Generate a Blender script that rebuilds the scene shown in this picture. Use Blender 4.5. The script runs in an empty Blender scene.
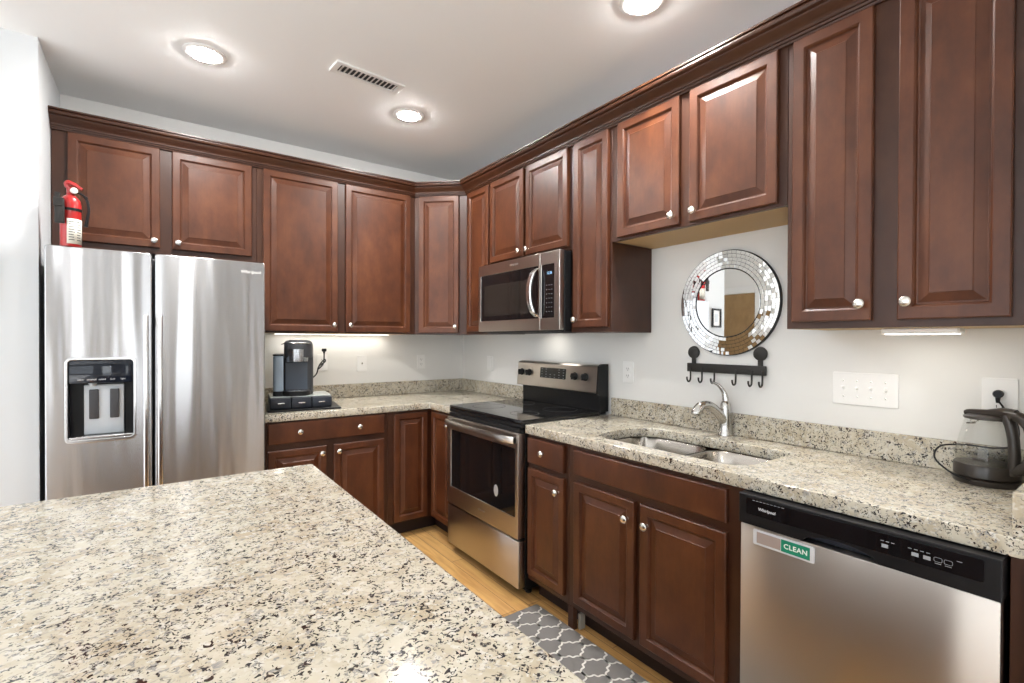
import bpy, bmesh, math, random
from mathutils import Vector, Matrix
random.seed(7)
PI = math.pi
C = bpy.context.scene
COL = C.collection

# ------------------------------------------------------------------ camera
cam_d = bpy.data.cameras.new('camera')
cam = bpy.data.objects.new('camera', cam_d)
COL.objects.link(cam)
cam_d.sensor_fit = 'HORIZONTAL'
cam_d.sensor_width = 36.0
cam_d.lens = 489.694 / 1024 * 36.0
cam_d.shift_y = (344.26 - 341.5) / 1024
cam_d.clip_start = 0.02
_r = Vector((0.80928384, -0.5874076, 0.00346052))
_u = Vector((0.00174167, 0.0082905, 0.99996412))
_f = Vector((0.58741521, 0.80924878, -0.00773244))
_m = Matrix((_r, _u, -_f)).transposed().to_4x4()
_m.translation = Vector((-2.20126, -3.77231, 1.35238))
cam.matrix_world = _m
C.camera = cam

# ------------------------------------------------------------------ exposure, world, daylight
C.view_settings.view_transform = 'Standard'
C.view_settings.look = 'None'
C.view_settings.gamma = 1.0
C.view_settings.use_curve_mapping = False
C.view_settings.exposure = 0.0
C.cycles.max_bounces = 10
C.cycles.diffuse_bounces = 6
C.cycles.glossy_bounces = 5
C.cycles.transmission_bounces = 8
C.cycles.use_denoising = True
C.cycles.sample_clamp_indirect = 8.0
C.cycles.caustics_reflective = False
C.cycles.caustics_refractive = False

world = bpy.data.worlds.new('sky')
C.world = world
world.use_nodes = True
world.node_tree.nodes['Background'].inputs[0].default_value = (0.86, 0.93, 1.0, 1)
world.node_tree.nodes['Background'].inputs[1].default_value = 1.0

def area(name, loc, rot, sx, sy, power, color):
    d = bpy.data.lights.new(name, 'AREA')
    d.shape = 'RECTANGLE'
    d.size = sx
    d.size_y = sy
    d.energy = power
    d.color = color
    o = bpy.data.objects.new(name, d)
    COL.objects.link(o)
    o.location = loc
    o.rotation_euler = rot
    return o

DAY = (0.93, 0.97, 1.0)
# area lights as daylight in the unseen living-room windows behind the camera (far wall y=-8) and at the left (x=-6.6)
area('daylight_patio', (-2.42, -8.02, 1.25), (PI / 2, 0, 0), 0.9, 2.0, 20, DAY)
area('daylight_sidelight', (-0.35, -8.02, 1.25), (PI / 2, 0, 0), 0.28, 2.0, 5, DAY)
area('added_daylight_far_left', (-5.05, -8.02, 1.35), (PI / 2, 0, 0), 2.5, 2.1, 16, DAY)  # unseen window light added for brightness, clear of the fridge reflection
area('added_daylight_left', (-6.62, -4.10, 1.35), (PI / 2, 0, -PI / 2), 6.4, 2.1, 86, DAY)  # unseen left window light, added and sized to brighten the room
# sun through the left living-room windows; it lands on the pale carpet and lifts the ceiling
sun_d = bpy.data.lights.new('sun', 'SUN'); sun_d.energy = 18.0; sun_d.angle = 0.01; sun_d.color = (0.97, 0.985, 1.0)
sun = bpy.data.objects.new('sun', sun_d); COL.objects.link(sun)
sun.rotation_euler = Vector((math.cos(math.radians(40)), -0.03, -math.sin(math.radians(40)))).to_track_quat('-Z', 'Y').to_euler()

CEIL = 2.745
WARM = (1.0, 0.90, 0.76)

# ------------------------------------------------------------------ helpers
def bm_new():
    return bmesh.new()

def add_box(bm, x0, x1, y0, y1, z0, z1, bev=0.0, seg=1):
    r = bmesh.ops.create_cube(bm, size=1.0)
    vs = r['verts']
    for v in vs:
        v.co = Vector(((x0 + x1) / 2 + v.co.x * (x1 - x0), (y0 + y1) / 2 + v.co.y * (y1 - y0), (z0 + z1) / 2 + v.co.z * (z1 - z0)))
    if bev > 0:
        es = set()
        for v in vs:
            es.update(v.link_edges)
        bmesh.ops.bevel(bm, geom=list(es), offset=bev, segments=seg, affect='EDGES', profile=0.5)

def frame_of(axis):
    a = Vector(axis).normalized()
    t = Vector((0, 0, 1)) if abs(a.z) < 0.9 else Vector((1, 0, 0))
    p = a.cross(t).normalized()
    q = a.cross(p).normalized()
    return a, p, q

def add_lathe(bm, prof, origin=(0, 0, 0), axis=(0, 0, 1), seg=24, sx=1.0, sy=1.0):
    """prof: list of (radius, height); radius 0 closes to a point"""
    a, p, q = frame_of(axis)
    o = Vector(origin)
    rings = []
    for r, h in prof:
        if r < 1e-6:
            rings.append([bm.verts.new(o + a * h)])
        else:
            rings.append([bm.verts.new(o + a * h + p * (r * sx * math.cos(2 * PI * i / seg)) + q * (r * sy * math.sin(2 * PI * i / seg))) for i in range(seg)])
    for A, B in zip(rings, rings[1:]):
        for i in range(seg):
            j = (i + 1) % seg
            if len(A) == 1 and len(B) == 1:
                continue
            if len(A) == 1:
                bm.faces.new((A[0], B[i], B[j]))
            elif len(B) == 1:
                bm.faces.new((A[i], A[j], B[0]))
            else:
                bm.faces.new((A[i], A[j], B[j], B[i]))
    if len(rings[0]) > 1:
        bm.faces.new(rings[0])
    if len(rings[-1]) > 1:
        bm.faces.new(rings[-1])

def smooth_path(pts, n=6):
    P = [Vector(p) for p in pts]
    out = []
    for i in range(len(P) - 1):
        p0 = P[max(i - 1, 0)]; p1 = P[i]; p2 = P[i + 1]; p3 = P[min(i + 2, len(P) - 1)]
        for k in range(n):
            t = k / n
            out.append(0.5 * ((2 * p1) + (-p0 + p2) * t + (2 * p0 - 5 * p1 + 4 * p2 - p3) * t * t + (-p0 + 3 * p1 - 3 * p2 + p3) * t ** 3))
    out.append(P[-1])
    return out

def add_tube(bm, pts, r, seg=10, sq=1.0):
    """tube along pts; r number or list; sq flattens along second frame axis"""
    P = [Vector(p) for p in pts]
    n = len(P)
    R = r if isinstance(r, (list, tuple)) else [r] * n
    if len(R) != n:
        R = [R[0] + 0 * i if len(R) == 1 else R[min(int(i / (n - 1) * (len(R) - 1)), len(R) - 2)] + (R[min(int(i / (n - 1) * (len(R) - 1)) + 1, len(R) - 1)] - R[min(int(i / (n - 1) * (len(R) - 1)), len(R) - 2)]) * (i / (n - 1) * (len(R) - 1) - min(int(i / (n - 1) * (len(R) - 1)), len(R) - 2)) for i in range(n)]
    a, p, q = frame_of(P[1] - P[0])
    rings = []
    for i in range(n):
        t = (P[min(i + 1, n - 1)] - P[max(i - 1, 0)]).normalized()
        p = (p - t * p.dot(t)).normalized()
        q = t.cross(p)
        rings.append([bm.verts.new(P[i] + p * (R[i] * math.cos(2 * PI * k / seg)) + q * (R[i] * sq * math.sin(2 * PI * k / seg))) for k in range(seg)])
    for A, B in zip(rings, rings[1:]):
        for k in range(seg):
            j = (k + 1) % seg
            bm.faces.new((A[k], A[j], B[j], B[k]))
    bm.faces.new(rings[0]); bm.faces.new(rings[-1])

def add_rings(bm, rings, cap0=True, cap1=True, closed=True):
    """loft: list of equal-length point loops"""
    V = [[bm.verts.new(p) for p in ring] for ring in rings]
    n = len(V[0])
    for A, B in zip(V, V[1:]):
        for i in range(n if closed else n - 1):
            j = (i + 1) % n
            bm.faces.new((A[i], A[j], B[j], B[i]))
    if cap0: bm.faces.new(V[0])
    if cap1: bm.faces.new(V[-1])

def rrect(x0, x1, y0, y1, r, n=6):
    """rounded rectangle loop, 2D; r a number or four radii"""
    R = r if isinstance(r, (list, tuple)) else [r] * 4
    pts = []
    for (cx, cy, a0, rr) in ((x1 - R[0], y1 - R[0], 0, R[0]), (x0 + R[1], y1 - R[1], 90, R[1]), (x0 + R[2], y0 + R[2], 180, R[2]), (x1 - R[3], y0 + R[3], 270, R[3])):
        for k in range(n + 1):
            a = math.radians(a0 + 90 * k / n)
            pts.append((cx + rr * math.cos(a), cy + rr * math.sin(a)))
    return pts

def add_prism(bm, loop, a0, a1, plane='xz', bev=0.0):
    """extrude a 2D loop between a0 and a1; plane xz -> along y, xy -> along z, yz -> along x"""
    def P(u, v, w):
        return {'xz': (u, w, v), 'xy': (u, v, w), 'yz': (w, u, v)}[plane]
    if bev <= 0:
        add_rings(bm, [[P(u, v, a0) for u, v in loop], [P(u, v, a1) for u, v in loop]])
        return
    cx = sum(p[0] for p in loop) / len(loop); cy = sum(p[1] for p in loop) / len(loop)
    hx = max(abs(p[0] - cx) for p in loop); hy = max(abs(p[1] - cy) for p in loop)
    ins = [(cx + (u - cx) * (1 - bev / hx), cy + (v - cy) * (1 - bev / hy)) for u, v in loop]
    s = 1 if a1 > a0 else -1
    add_rings(bm, [[P(u, v, a0) for u, v in ins], [P(u, v, a0 + s * bev) for u, v in loop], [P(u, v, a1 - s * bev) for u, v in loop], [P(u, v, a1) for u, v in ins]])

def obj(name, bm, mat, parent=None, smooth=True, ang=35, label=None):
    bmesh.ops.recalc_face_normals(bm, faces=bm.faces[:])
    me = bpy.data.meshes.new(name)
    bm.to_mesh(me); bm.free()
    me.materials.append(mat)
    if smooth:
        me.polygons.foreach_set('use_smooth', [True] * len(me.polygons))
        me.set_sharp_from_angle(angle=math.radians(ang))
    o = bpy.data.objects.new(name, me)
    COL.objects.link(o)
    if parent: o.parent = parent
    if label: o['label'] = label
    return o

def thing(name, label, cat, loc=(0, 0, 0), rotz=0.0, group=None):
    o = bpy.data.objects.new(name, None)
    o.empty_display_size = 0.1
    COL.objects.link(o)
    o.location = loc; o.rotation_euler = (0, 0, rotz)
    return tag(o, label, cat, group)

def tag(o, label, cat, group=None):
    o['label'] = label; o['category'] = cat
    if group: o['group'] = group
    return o

def struct(name, bm, mat, label=None, parent=None):
    o = obj(name, bm, mat, parent)
    if parent is None: o['kind'] = 'structure'
    if label: o['label'] = label
    return o

def from_curve(name, loops, depth, bevel, mat, parent, res=2):
    """flat plate with holes: 2D loops in XY, half-thickness depth (+bevel)"""
    cu = bpy.data.curves.new(name, 'CURVE')
    cu.dimensions = '2D'; cu.fill_mode = 'BOTH'
    cu.extrude = depth - bevel; cu.bevel_depth = bevel; cu.bevel_resolution = res
    cu.offset = -bevel
    for L in loops:
        s = cu.splines.new('POLY'); s.points.add(len(L) - 1)
        for pt, (x, y) in zip(s.points, L): pt.co = (x, y, 0, 1)
        s.use_cyclic_u = True
    tmp = bpy.data.objects.new(name, cu)
    COL.objects.link(tmp)
    dg = bpy.context.evaluated_depsgraph_get()
    me = bpy.data.meshes.new_from_object(tmp.evaluated_get(dg))
    bpy.data.objects.remove(tmp)
    bm = bmesh.new(); bm.from_mesh(me); bpy.data.meshes.remove(me)
    return bm

def text_bm(s, size, depth=0.0004, bold=0.0, align='LEFT', space=1.0, shear=0.0):
    cu = bpy.data.curves.new('lettering', 'FONT')
    cu.body = s; cu.size = size; cu.extrude = depth; cu.offset = bold
    cu.align_x = align; cu.align_y = 'CENTER'; cu.space_character = space; cu.shear = shear
    cu.resolution_u = 3
    tmp = bpy.data.objects.new('lettering', cu)
    COL.objects.link(tmp)
    dg = bpy.context.evaluated_depsgraph_get()
    me = bpy.data.meshes.new_from_object(tmp.evaluated_get(dg))
    bpy.data.objects.remove(tmp)
    bm = bmesh.new(); bm.from_mesh(me); bpy.data.meshes.remove(me)
    return bm

def stand(bm, x, y, z):
    """turn an XY plate so that it faces local -y, at x, y (front), z"""
    for v in bm.verts:
        a, b, c = v.co
        v.co = Vector((x + a, y - c, z + b))
    return bm

def merge(dst, src):
    me = bpy.data.meshes.new('t'); src.to_mesh(me); src.free()
    dst.from_mesh(me); bpy.data.meshes.remove(me)

# ------------------------------------------------------------------ materials
def mat(name, color=(0.8, 0.8, 0.8), rough=0.5, metal=0.0, coat=0.0, coat_r=0.1, spec=0.5, emis=None, es=0.0, trans=0.0, ior=1.45, aniso=0.0):
    m = bpy.data.materials.new(name); m.use_nodes = True
    b = m.node_tree.nodes['Principled BSDF']
    b.inputs['Base Color'].default_value = (*color, 1)
    b.inputs['Roughness'].default_value = rough
    b.inputs['Metallic'].default_value = metal
    b.inputs['Coat Weight'].default_value = coat
    b.inputs['Coat Roughness'].default_value = coat_r
    b.inputs['Specular IOR Level'].default_value = spec
    b.inputs['Transmission Weight'].default_value = trans
    b.inputs['IOR'].default_value = ior
    b.inputs['Anisotropic'].default_value = aniso
    if emis:
        b.inputs['Emission Color'].default_value = (*emis, 1)
        b.inputs['Emission Strength'].default_value = es
    return m

def nodes(m):
    return m.node_tree.nodes, m.node_tree.links, m.node_tree.nodes['Principled BSDF']

def N(nd, kind, **kw):
    n = nd.new(kind)
    for k, v in kw.items():
        if k.startswith('i_'):
            n.inputs[int(k[2:]) if k[2:].isdigit() else k[2:].replace('_', ' ')].default_value = v
        else:
            setattr(n, k, v)
    return n

def ramp(nd, stops, interp='LINEAR'):
    r = nd.new('ShaderNodeValToRGB')
    r.color_ramp.interpolation = interp
    e = r.color_ramp.elements
    while len(e) < len(stops): e.new(0.5)
    for el, (p, c) in zip(e, stops):
        el.position = p
        el.color = (*c, 1) if len(c) == 3 else c
    return r

def coords(nd, ln, scale=(1, 1, 1), rnd=False):
    tc = nd.new('ShaderNodeTexCoord'); mp = nd.new('ShaderNodeMapping')
    mp.inputs['Scale'].default_value = scale
    ln.new(tc.outputs['Object'], mp.inputs['Vector'])
    if rnd:
        oi = nd.new('ShaderNodeObjectInfo')
        mu = N(nd, 'ShaderNodeMath', operation='MULTIPLY', i_1=37.0)
        cb = nd.new('ShaderNodeCombineXYZ')
        ln.new(oi.outputs['Random'], mu.inputs[0])
        for k in range(3): ln.new(mu.outputs[0], cb.inputs[k])
        ln.new(cb.outputs[0], mp.inputs['Location'])
    return mp.outputs['Vector']

def mk_wood(name, c0, c1, c2, rough=0.33, coat=0.45):
    m = mat(name, c1, rough, coat=coat, coat_r=0.32, spec=0.4)
    nd, ln, b = nodes(m)
    v = coords(nd, ln, (1, 1, 0.55), True)
    n1 = N(nd, 'ShaderNodeTexNoise'); n1.inputs['Scale'].default_value = 9; n1.inputs['Detail'].default_value = 5; n1.inputs['Roughness'].default_value = 0.6
    ln.new(v, n1.inputs['Vector'])
    v2 = coords(nd, ln, (60, 60, 2.2), True)
    n2 = N(nd, 'ShaderNodeTexNoise'); n2.inputs['Scale'].default_value = 1.6; n2.inputs['Detail'].default_value = 4
    ln.new(v2, n2.inputs['Vector'])
    mx = N(nd, 'ShaderNodeMix', data_type='FLOAT'); mx.inputs[0].default_value = 0.10
    ln.new(n1.outputs[0], mx.inputs[2]); ln.new(n2.outputs[0], mx.inputs[3])
    r = ramp(nd, [(0.28, c0), (0.5, c1), (0.74, c2)])
    ln.new(mx.outputs[0], r.inputs[0]); ln.new(r.outputs[0], b.inputs['Base Color'])
    bp = N(nd, 'ShaderNodeBump'); bp.inputs['Strength'].default_value = 0.04; bp.inputs['Distance'].default_value = 0.002
    ln.new(n2.outputs[0], bp.inputs['Height']); ln.new(bp.outputs[0], b.inputs['Normal'])
    return m

WOOD = mk_wood('cherry_stained_wood', (0.048, 0.0132, 0.0047), (0.084, 0.0245, 0.0085), (0.130, 0.0420, 0.0150), 0.42, 0.22)
WOODF = mk_wood('cherry_frame_wood', (0.034, 0.0105, 0.0045), (0.048, 0.0155, 0.0065), (0.066, 0.0235, 0.0095), 0.42, 0.22)
WOODI = mat('raw_birch_underside', (0.55, 0.38, 0.19), 0.6)
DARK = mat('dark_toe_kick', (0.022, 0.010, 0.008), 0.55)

def mk_steel(name, color, rough, tangent, wob=0.0, wscale=(1, 1, 1), aniso=0.75):
    m = mat(name, color, rough, metal=1.0, aniso=aniso)
    nd, ln, b = nodes(m)
    cx = nd.new('ShaderNodeCombineXYZ')
    for k in range(3): cx.inputs[k].default_value = tangent[k]
    ln.new(cx.outputs[0], b.inputs['Tangent'])
    if wob > 0:
        v = coords(nd, ln, wscale)
        n = N(nd, 'ShaderNodeTexNoise'); n.inputs['Scale'].default_value = 1.0; n.inputs['Detail'].default_value = 1.5
        ln.new(v, n.inputs['Vector'])
        bp = N(nd, 'ShaderNodeBump'); bp.inputs['Strength'].default_value = 1.0; bp.inputs['Distance'].default_value = wob
        ln.new(n.outputs[0], bp.inputs['Height']); ln.new(bp.outputs[0], b.inputs['Normal'])
    return m

STEEL = mk_steel('brushed_steel_fridge', (0.52, 0.52, 0.53), 0.27, (0, 0, 1), 0.014, (6.5, 1, 0.5), 0.92)
STEEL_R = mk_steel('brushed_steel_range', (0.56, 0.53, 0.50), 0.30, (0, 0, 1), 0.002, (4, 1, 0.4), 0.85)
STEEL_D = mk_steel('brushed_steel_dishwasher', (0.50, 0.46, 0.42), 0.30, (0, 0, 1), 0.003, (5, 1, 0.4), 0.9)
STEEL_S = mat('satin_steel_sink', (0.50, 0.47, 0.43), 0.27, metal=1.0)
CHROME = mat('chrome', (0.55, 0.54, 0.52), 0.18, metal=1.0)
NICKEL = mat('satin_nickel', (0.80, 0.78, 0.74), 0.25, metal=1.0)
SILVER = mat('bright_silver_trim', (0.78, 0.78, 0.78), 0.22, metal=1.0)
BLACK = mat('black_plastic', (0.010, 0.010, 0.011), 0.36, spec=0.32)
BLACKM = mat('matte_black_metal', (0.020, 0.018, 0.016), 0.5)
GLOSS = mat('black_glass', (0.006, 0.006, 0.007), 0.05, spec=0.6)
GLOSS_N = mat('navy_black_gloss', (0.012, 0.016, 0.026), 0.06, spec=0.7)
SMOKE = mat('smoked_window_glass', (0.020, 0.017, 0.015), 0.07, spec=0.5)
WHITE_P = mat('white_plastic', (0.90, 0.895, 0.88), 0.3)
GREY_P = mat('pale_grey_plastic', (0.62, 0.66, 0.70), 0.4)
SLOT = mat('dark_slot', (0.03, 0.03, 0.03), 0.6)
INK = mat('white_print', (0.75, 0.76, 0.78), 0.5)
INKG = mat('grey_print', (0.32, 0.33, 0.35), 0.5)

def mk_granite():
    m = mat('speckled_beige_granite', (0.6, 0.5, 0.4), 0.12, coat=0.2, coat_r=0.04, spec=0.5)
    nd, ln, b = nodes(m)
    v = coords(nd, ln)
    def noise(scale, detail=3, rough=0.55, dist=0.0, off=0.0):
        n = N(nd, 'ShaderNodeTexNoise'); n.inputs['Scale'].default_value = scale; n.inputs['Detail'].default_value = detail
        n.inputs['Roughness'].default_value = rough; n.inputs['Distortion'].default_value = dist
        mp = nd.new('ShaderNodeMapping'); mp.inputs['Location'].default_value = (off, off * 1.7, off * 0.6)
        ln.new(v, mp.inputs['Vector']); ln.new(mp.outputs[0], n.inputs['Vector'])
        return n.outputs[0]
    def mixc(f, a, c):
        mx = N(nd, 'ShaderNodeMix', data_type='RGBA')
        ln.new(f, mx.inputs[0])
        if isinstance(a, tuple): mx.inputs[6].default_value = (*a, 1)
        else: ln.new(a, mx.inputs[6])
        if isinstance(c, tuple): mx.inputs[7].default_value = (*c, 1)
        else: ln.new(c, mx.inputs[7])
        return mx.outputs[2]
    def thr(x, lo, hi):
        r = N(nd, 'ShaderNodeMapRange'); r.inputs[1].default_value = lo; r.inputs[2].default_value = hi
        ln.new(x, r.inputs[0]); return r.outputs[0]
    def mul(a, c):
        n = N(nd, 'ShaderNodeMath', operation='MULTIPLY'); ln.new(a, n.inputs[0]); ln.new(c, n.inputs[1]); return n.outputs[0]
    base = mixc(thr(noise(14, 3, 0.6, 0.4), 0.45, 0.68), (0.575, 0.528, 0.425), (0.455, 0.385, 0.278))
    base = mixc(thr(noise(62, 3, 0.6, 0.3, 3), 0.54, 0.62), base, (0.62, 0.59, 0.52))
    base = mixc(mul(thr(noise(95, 3, 0.6, 0.8, 7), 0.55, 0.60), thr(noise(17, 2, 0.5, 0, 9), 0.38, 0.52)), base, (0.31, 0.295, 0.275))
    base = mixc(mul(thr(noise(115, 2, 0.5, 1.3, 11), 0.565, 0.590), thr(noise(30, 3, 0.6, 0.4, 13), 0.44, 0.50)), base, (0.030, 0.027, 0.030))
    base = mixc(thr(noise(75, 2, 0.5, 0.6, 17), 0.665, 0.68), base, (0.035, 0.016, 0.012))
    ln.new(base, b.inputs['Base Color'])
    return m
GRANITE = mk_granite()

def mk_paint(name, c, rough=0.7, bump=0.0):
    m = mat(name, c, rough, spec=0.25)
    nd, ln, b = nodes(m)
    v = coords(nd, ln)
    n = N(nd, 'ShaderNodeTexNoise'); n.inputs['Scale'].default_value = 240; n.inputs['Detail'].default_value = 2
    ln.new(v, n.inputs['Vector'])
    bp = N(nd, 'ShaderNodeBump'); bp.inputs['Strength'].default_value = 0.06; bp.inputs['Distance'].default_value = 0.001
    ln.new(n.outputs[0], bp.inputs['Height']); ln.new(bp.outputs[0], b.inputs['Normal'])
    return m
WALL = mk_paint('warm_white_wall_paint', (0.815, 0.81, 0.79))
FARWALL = mk_paint('taupe_living_room_paint', (0.30, 0.27, 0.235))
CEILP = mk_paint('ceiling_white_paint', (0.885, 0.89, 0.89))
TRIM = mat('white_trim_paint', (0.83, 0.83, 0.82), 0.35)

def mk_floor():
    m = mat('honey_oak_planks', (0.45, 0.27, 0.12), 0.32, coat=0.25, coat_r=0.2)
    nd, ln, b = nodes(m)
    tc = nd.new('ShaderNodeTexCoord')
    mp = nd.new('ShaderNodeMapping'); mp.inputs['Rotation'].default_value = (0, 0, PI / 2)
    ln.new(tc.outputs['Object'], mp.inputs['Vector'])
    br = N(nd, 'ShaderNodeTexBrick'); br.offset = 0.43
    br.inputs['Scale'].default_value = 1.0; br.inputs['Mortar Size'].default_value = 0.0016
    br.inputs['Brick Width'].default_value = 1.15; br.inputs['Row Height'].default_value = 0.083
    br.inputs['Color1'].default_value = (0.52, 0.29, 0.095, 1); br.inputs['Color2'].default_value = (0.70, 0.42, 0.16, 1)
    br.inputs['Mortar'].default_value = (0.20, 0.10, 0.04, 1)
    ln.new(mp.outputs[0], br.inputs['Vector'])
    mp2 = nd.new('ShaderNodeMapping'); mp2.inputs['Scale'].default_value = (26, 2.2, 1)
    ln.new(tc.outputs['Object'], mp2.inputs['Vector'])
    n = N(nd, 'ShaderNodeTexNoise'); n.inputs['Scale'].default_value = 1.0; n.inputs['Detail'].default_value = 4; n.inputs['Distortion'].default_value = 1.4
    ln.new(mp2.outputs[0], n.inputs['Vector'])
    r = ramp(nd, [(0.3, (0.62, 0.52, 0.42)), (0.62, (1.0, 1.0, 1.0))])
    ln.new(n.outputs[0], r.inputs[0])
    mx = N(nd, 'ShaderNodeMix', data_type='RGBA', blend_type='MULTIPLY'); mx.inputs[0].default_value = 0.75
    ln.new(br.outputs['Color'], mx.inputs[6]); ln.new(r.outputs[0], mx.inputs[7])
    ln.new(mx.outputs[2], b.inputs['Base Color'])
    return m
FLOOR = mk_floor()
LAMP = mat('lamp_diffuser', (1, 1, 1), 0.5, emis=(1.0, 0.985, 0.96), es=560.0)
UCL = mat('strip_light_diffuser', (1, 1, 1), 0.5, emis=(1.0, 0.95, 0.86), es=14.0)
MIRROR = mat('silvered_mirror', (0.90, 0.90, 0.89), 0.015, metal=1.0)
TANDOOR = mk_wood('tan_oak_door', (0.27, 0.165, 0.072), (0.33, 0.205, 0.09), (0.38, 0.245, 0.115), 0.45, 0.1)

# ------------------------------------------------------------------ room shell
X0 = -6.6; YF = -8.0; XR = 1.0; YB = 1.2
bm = bm_new(); add_box(bm, X0 - .1, XR + .1, YF - .1, YB + .1, -0.10, 0.0); struct('floor', bm, FLOOR)
bm = bm_new(); add_prism(bm, [(X0, YF), (XR, YF), (XR, -4.35), (-3.10, -4.35), (-3.10, -0.66), (-4.72, -0.66), (-4.72, -0.36), (X0, -0.36)], 0.0005, 0.012, 'xy'); struct('bounce_carpet', bm, mat('pale_bounce_carpet', (.68, .67, .66), .9))  # unseen pale carpet added to bounce sunlight up to the ceiling
bm = bm_new(); add_box(bm, X0 - .1, XR + .1, YF - .1, YB + .1, CEIL, CEIL + 0.10); struct('ceiling', bm, CEILP)
bm = bm_new(); add_box(bm, -2.643, 0.10, 0.0, 0.10, 0, CEIL); struct('wall_back', bm, WALL)
bm = bm_new(); add_box(bm, 0.0, 0.10, -3.57, 0.0, 0, CEIL); struct('wall_right', bm, WALL)
bm = bm_new(); add_box(bm, -0.655, XR, -3.70, -3.57, 0, CEIL); struct('wall_right_return', bm, WALL)
bm = bm_new(); add_box(bm, XR, XR + .1, YF, -3.57, 0, CEIL); struct('wall_living', bm, WALL)
bm = bm_new(); add_box(bm, -3.04, -2.643, -0.642, YB, 0, CEIL); struct('wall_partition', bm, mk_paint('daylight_toned_wall_paint', (0.68, 0.70, 0.715)))  # wall colour darkened against overbright light and cooled to imitate daylight
bm = bm_new(); add_box(bm, X0, -3.04, YB, YB + .1, 0, CEIL); struct('wall_hall', bm, WALL)

def wall_with_holes(name, L, H, holes, loc, rotz):
    """wall in local xz plane, 10 cm thick"""
    loops = [[(0, 0), (L, 0), (L, H), (0, H)]] + [[(a, z0), (b, z0), (b, z1), (a, z1)] for a, b, z0, z1 in holes]
    b = from_curve(name, loops, 0.05, 0.0, WALL, None)
    m_ = FARWALL if name == 'wall_front' else WALL
    stand(b, 0, 0.05, 0)
    o = obj(name, b, m_, None, smooth=False)
    o.location = loc; o.rotation_euler = (0, 0, rotz); o['kind'] = 'structure'
    return o

def window(idx, x0, x1, z0, z1, loc, rotz, cols, rows):
    b = bm_new()
    fw = 0.05
    add_box(b, x0, x0 + fw, -0.02, 0.06, z0, z1); add_box(b, x1 - fw, x1, -0.02, 0.06, z0, z1)
    add_box(b, x0 + fw, x1 - fw, -0.02, 0.06, z0, z0 + fw); add_box(b, x0 + fw, x1 - fw, -0.02, 0.06, z1 - fw, z1)
    for k in range(1, cols):
        x = x0 + (x1 - x0) * k / cols; add_box(b, x - .022, x + .022, 0.0, 0.05, z0 + fw, z1 - fw)
    for k in range(1, rows):
        z = z0 + (z1 - z0) * k / rows; add_box(b, x0 + fw, x1 - fw, 0.005, 0.045, z - .016, z + .016)
    o = obj('window_%d' % idx, b, TRIM, None, smooth=False)
    o.location = loc; o.rotation_euler = (0, 0, rotz); o['kind'] = 'structure'
# far living-room wall (faces the kitchen): local x runs with world -x
W1 = (XR, YF, 0); R1 = PI
wall_with_holes('wall_front', XR - X0, CEIL, [(XR + 1.95, XR + 2.9, 0.2, 2.3), (XR + 0.2, XR + 0.5, 0.2, 2.3), (XR + 3.75, XR + 6.35, 0.25, 2.45)], W1, R1)
window(4, XR + 0.2, XR + 0.5, 0.2, 2.3, W1, R1, 1, 1)
window(1, XR + 1.95, XR + 2.9, 0.2, 2.3, W1, R1, 1, 1)
window(2, XR + 3.75, XR + 6.35, 0.25, 2.45, W1, R1, 3, 1)  # opening added out of view to let more light in
# left living-room wall with an unseen window added for brightness and a door
W2 = (X0, YF, 0); R2 = PI / 2
wall_with_holes('wall_left', YB - YF, CEIL, [(0.65, 7.15, 0.25, 2.45)], W2, R2)
window(3, 0.65, 7.15, 0.25, 2.45, W2, R2, 6, 1)
# hall door seen in the round mirror
bm = bm_new(); add_box(bm, -4.70, -4.60, -0.35, YB, 0, CEIL); struct('wall_hall_side', bm, WALL)
bm = bm_new(); add_box(bm, X0, -4.70, -0.35, -0.25, 0, CEIL); struct('wall_hall_front', bm, WALL)
bm = bm_new(); add_prism(bm, [(-0.16, 0), (0.62, 0), (0.62, 2.03), (-0.16, 2.03)], -4.60, -4.575, 'yz'); 
for (z0, z1) in ((0.2, 0.95), (1.1, 1.85)):
    for (y0, y1) in ((-0.06, 0.19), (0.27, 0.52)):
        add_box(bm, -4.576, -4.570, y0, y1, z0, z1, 0.004)
d1 = struct('door_1', bm, TANDOOR, 'tan wood hall door in a white casing, seen in the mirror')
bm = bm_new()
add_lathe(bm, [(0.024, 0), (0.024, 0.006), (0.010, 0.010), (0.010, 0.03), (0.026, 0.042), (0.026, 0.056), (0.0, 0.064)], (-4.575, -0.10, 0.95), (1, 0, 0), 18); obj('door_knob', bm, NICKEL, d1)
bm = bm_new()
add_box(bm, -4.60, -4.578, -0.255, -0.165, 0, 2.13, .004); add_box(bm, -4.60, -4.578, 0.625, 0.715, 0, 2.13, .004); add_box(bm, -4.60, -4.578, -0.165, 0.625, 2.035, 2.13, .004)
struct('trim_1', bm, TRIM)
bm = bm_new(); add_box(bm, -3.04, -2.643, -0.655, -0.642, 0, 0.10, 0.003); struct('baseboard_left', bm, TRIM)

t = thing('picture_frame', 'small black framed picture on the partition wall end, seen in the mirror', 'picture', (-2.875, -0.642, 1.61))
bm = from_curve('frame', [rrect(-.085, .085, -.105, .105, .003, 1), rrect(-.065, .065, -.085, .085, .002, 1)], .009, .002, BLACK, None)
obj('frame', stand(bm, 0, -.010, 0), BLACK, t)
bm = bm_new(); add_box(bm, -.066, .066, -.006, -.001, -.086, .086); obj('mat_board', bm, WHITE_P, t)
bm = bm_new(); add_box(bm, -.030, .030, -.008, -.006, -.045, .045); obj('print', bm, GREY_P, t)

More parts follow.
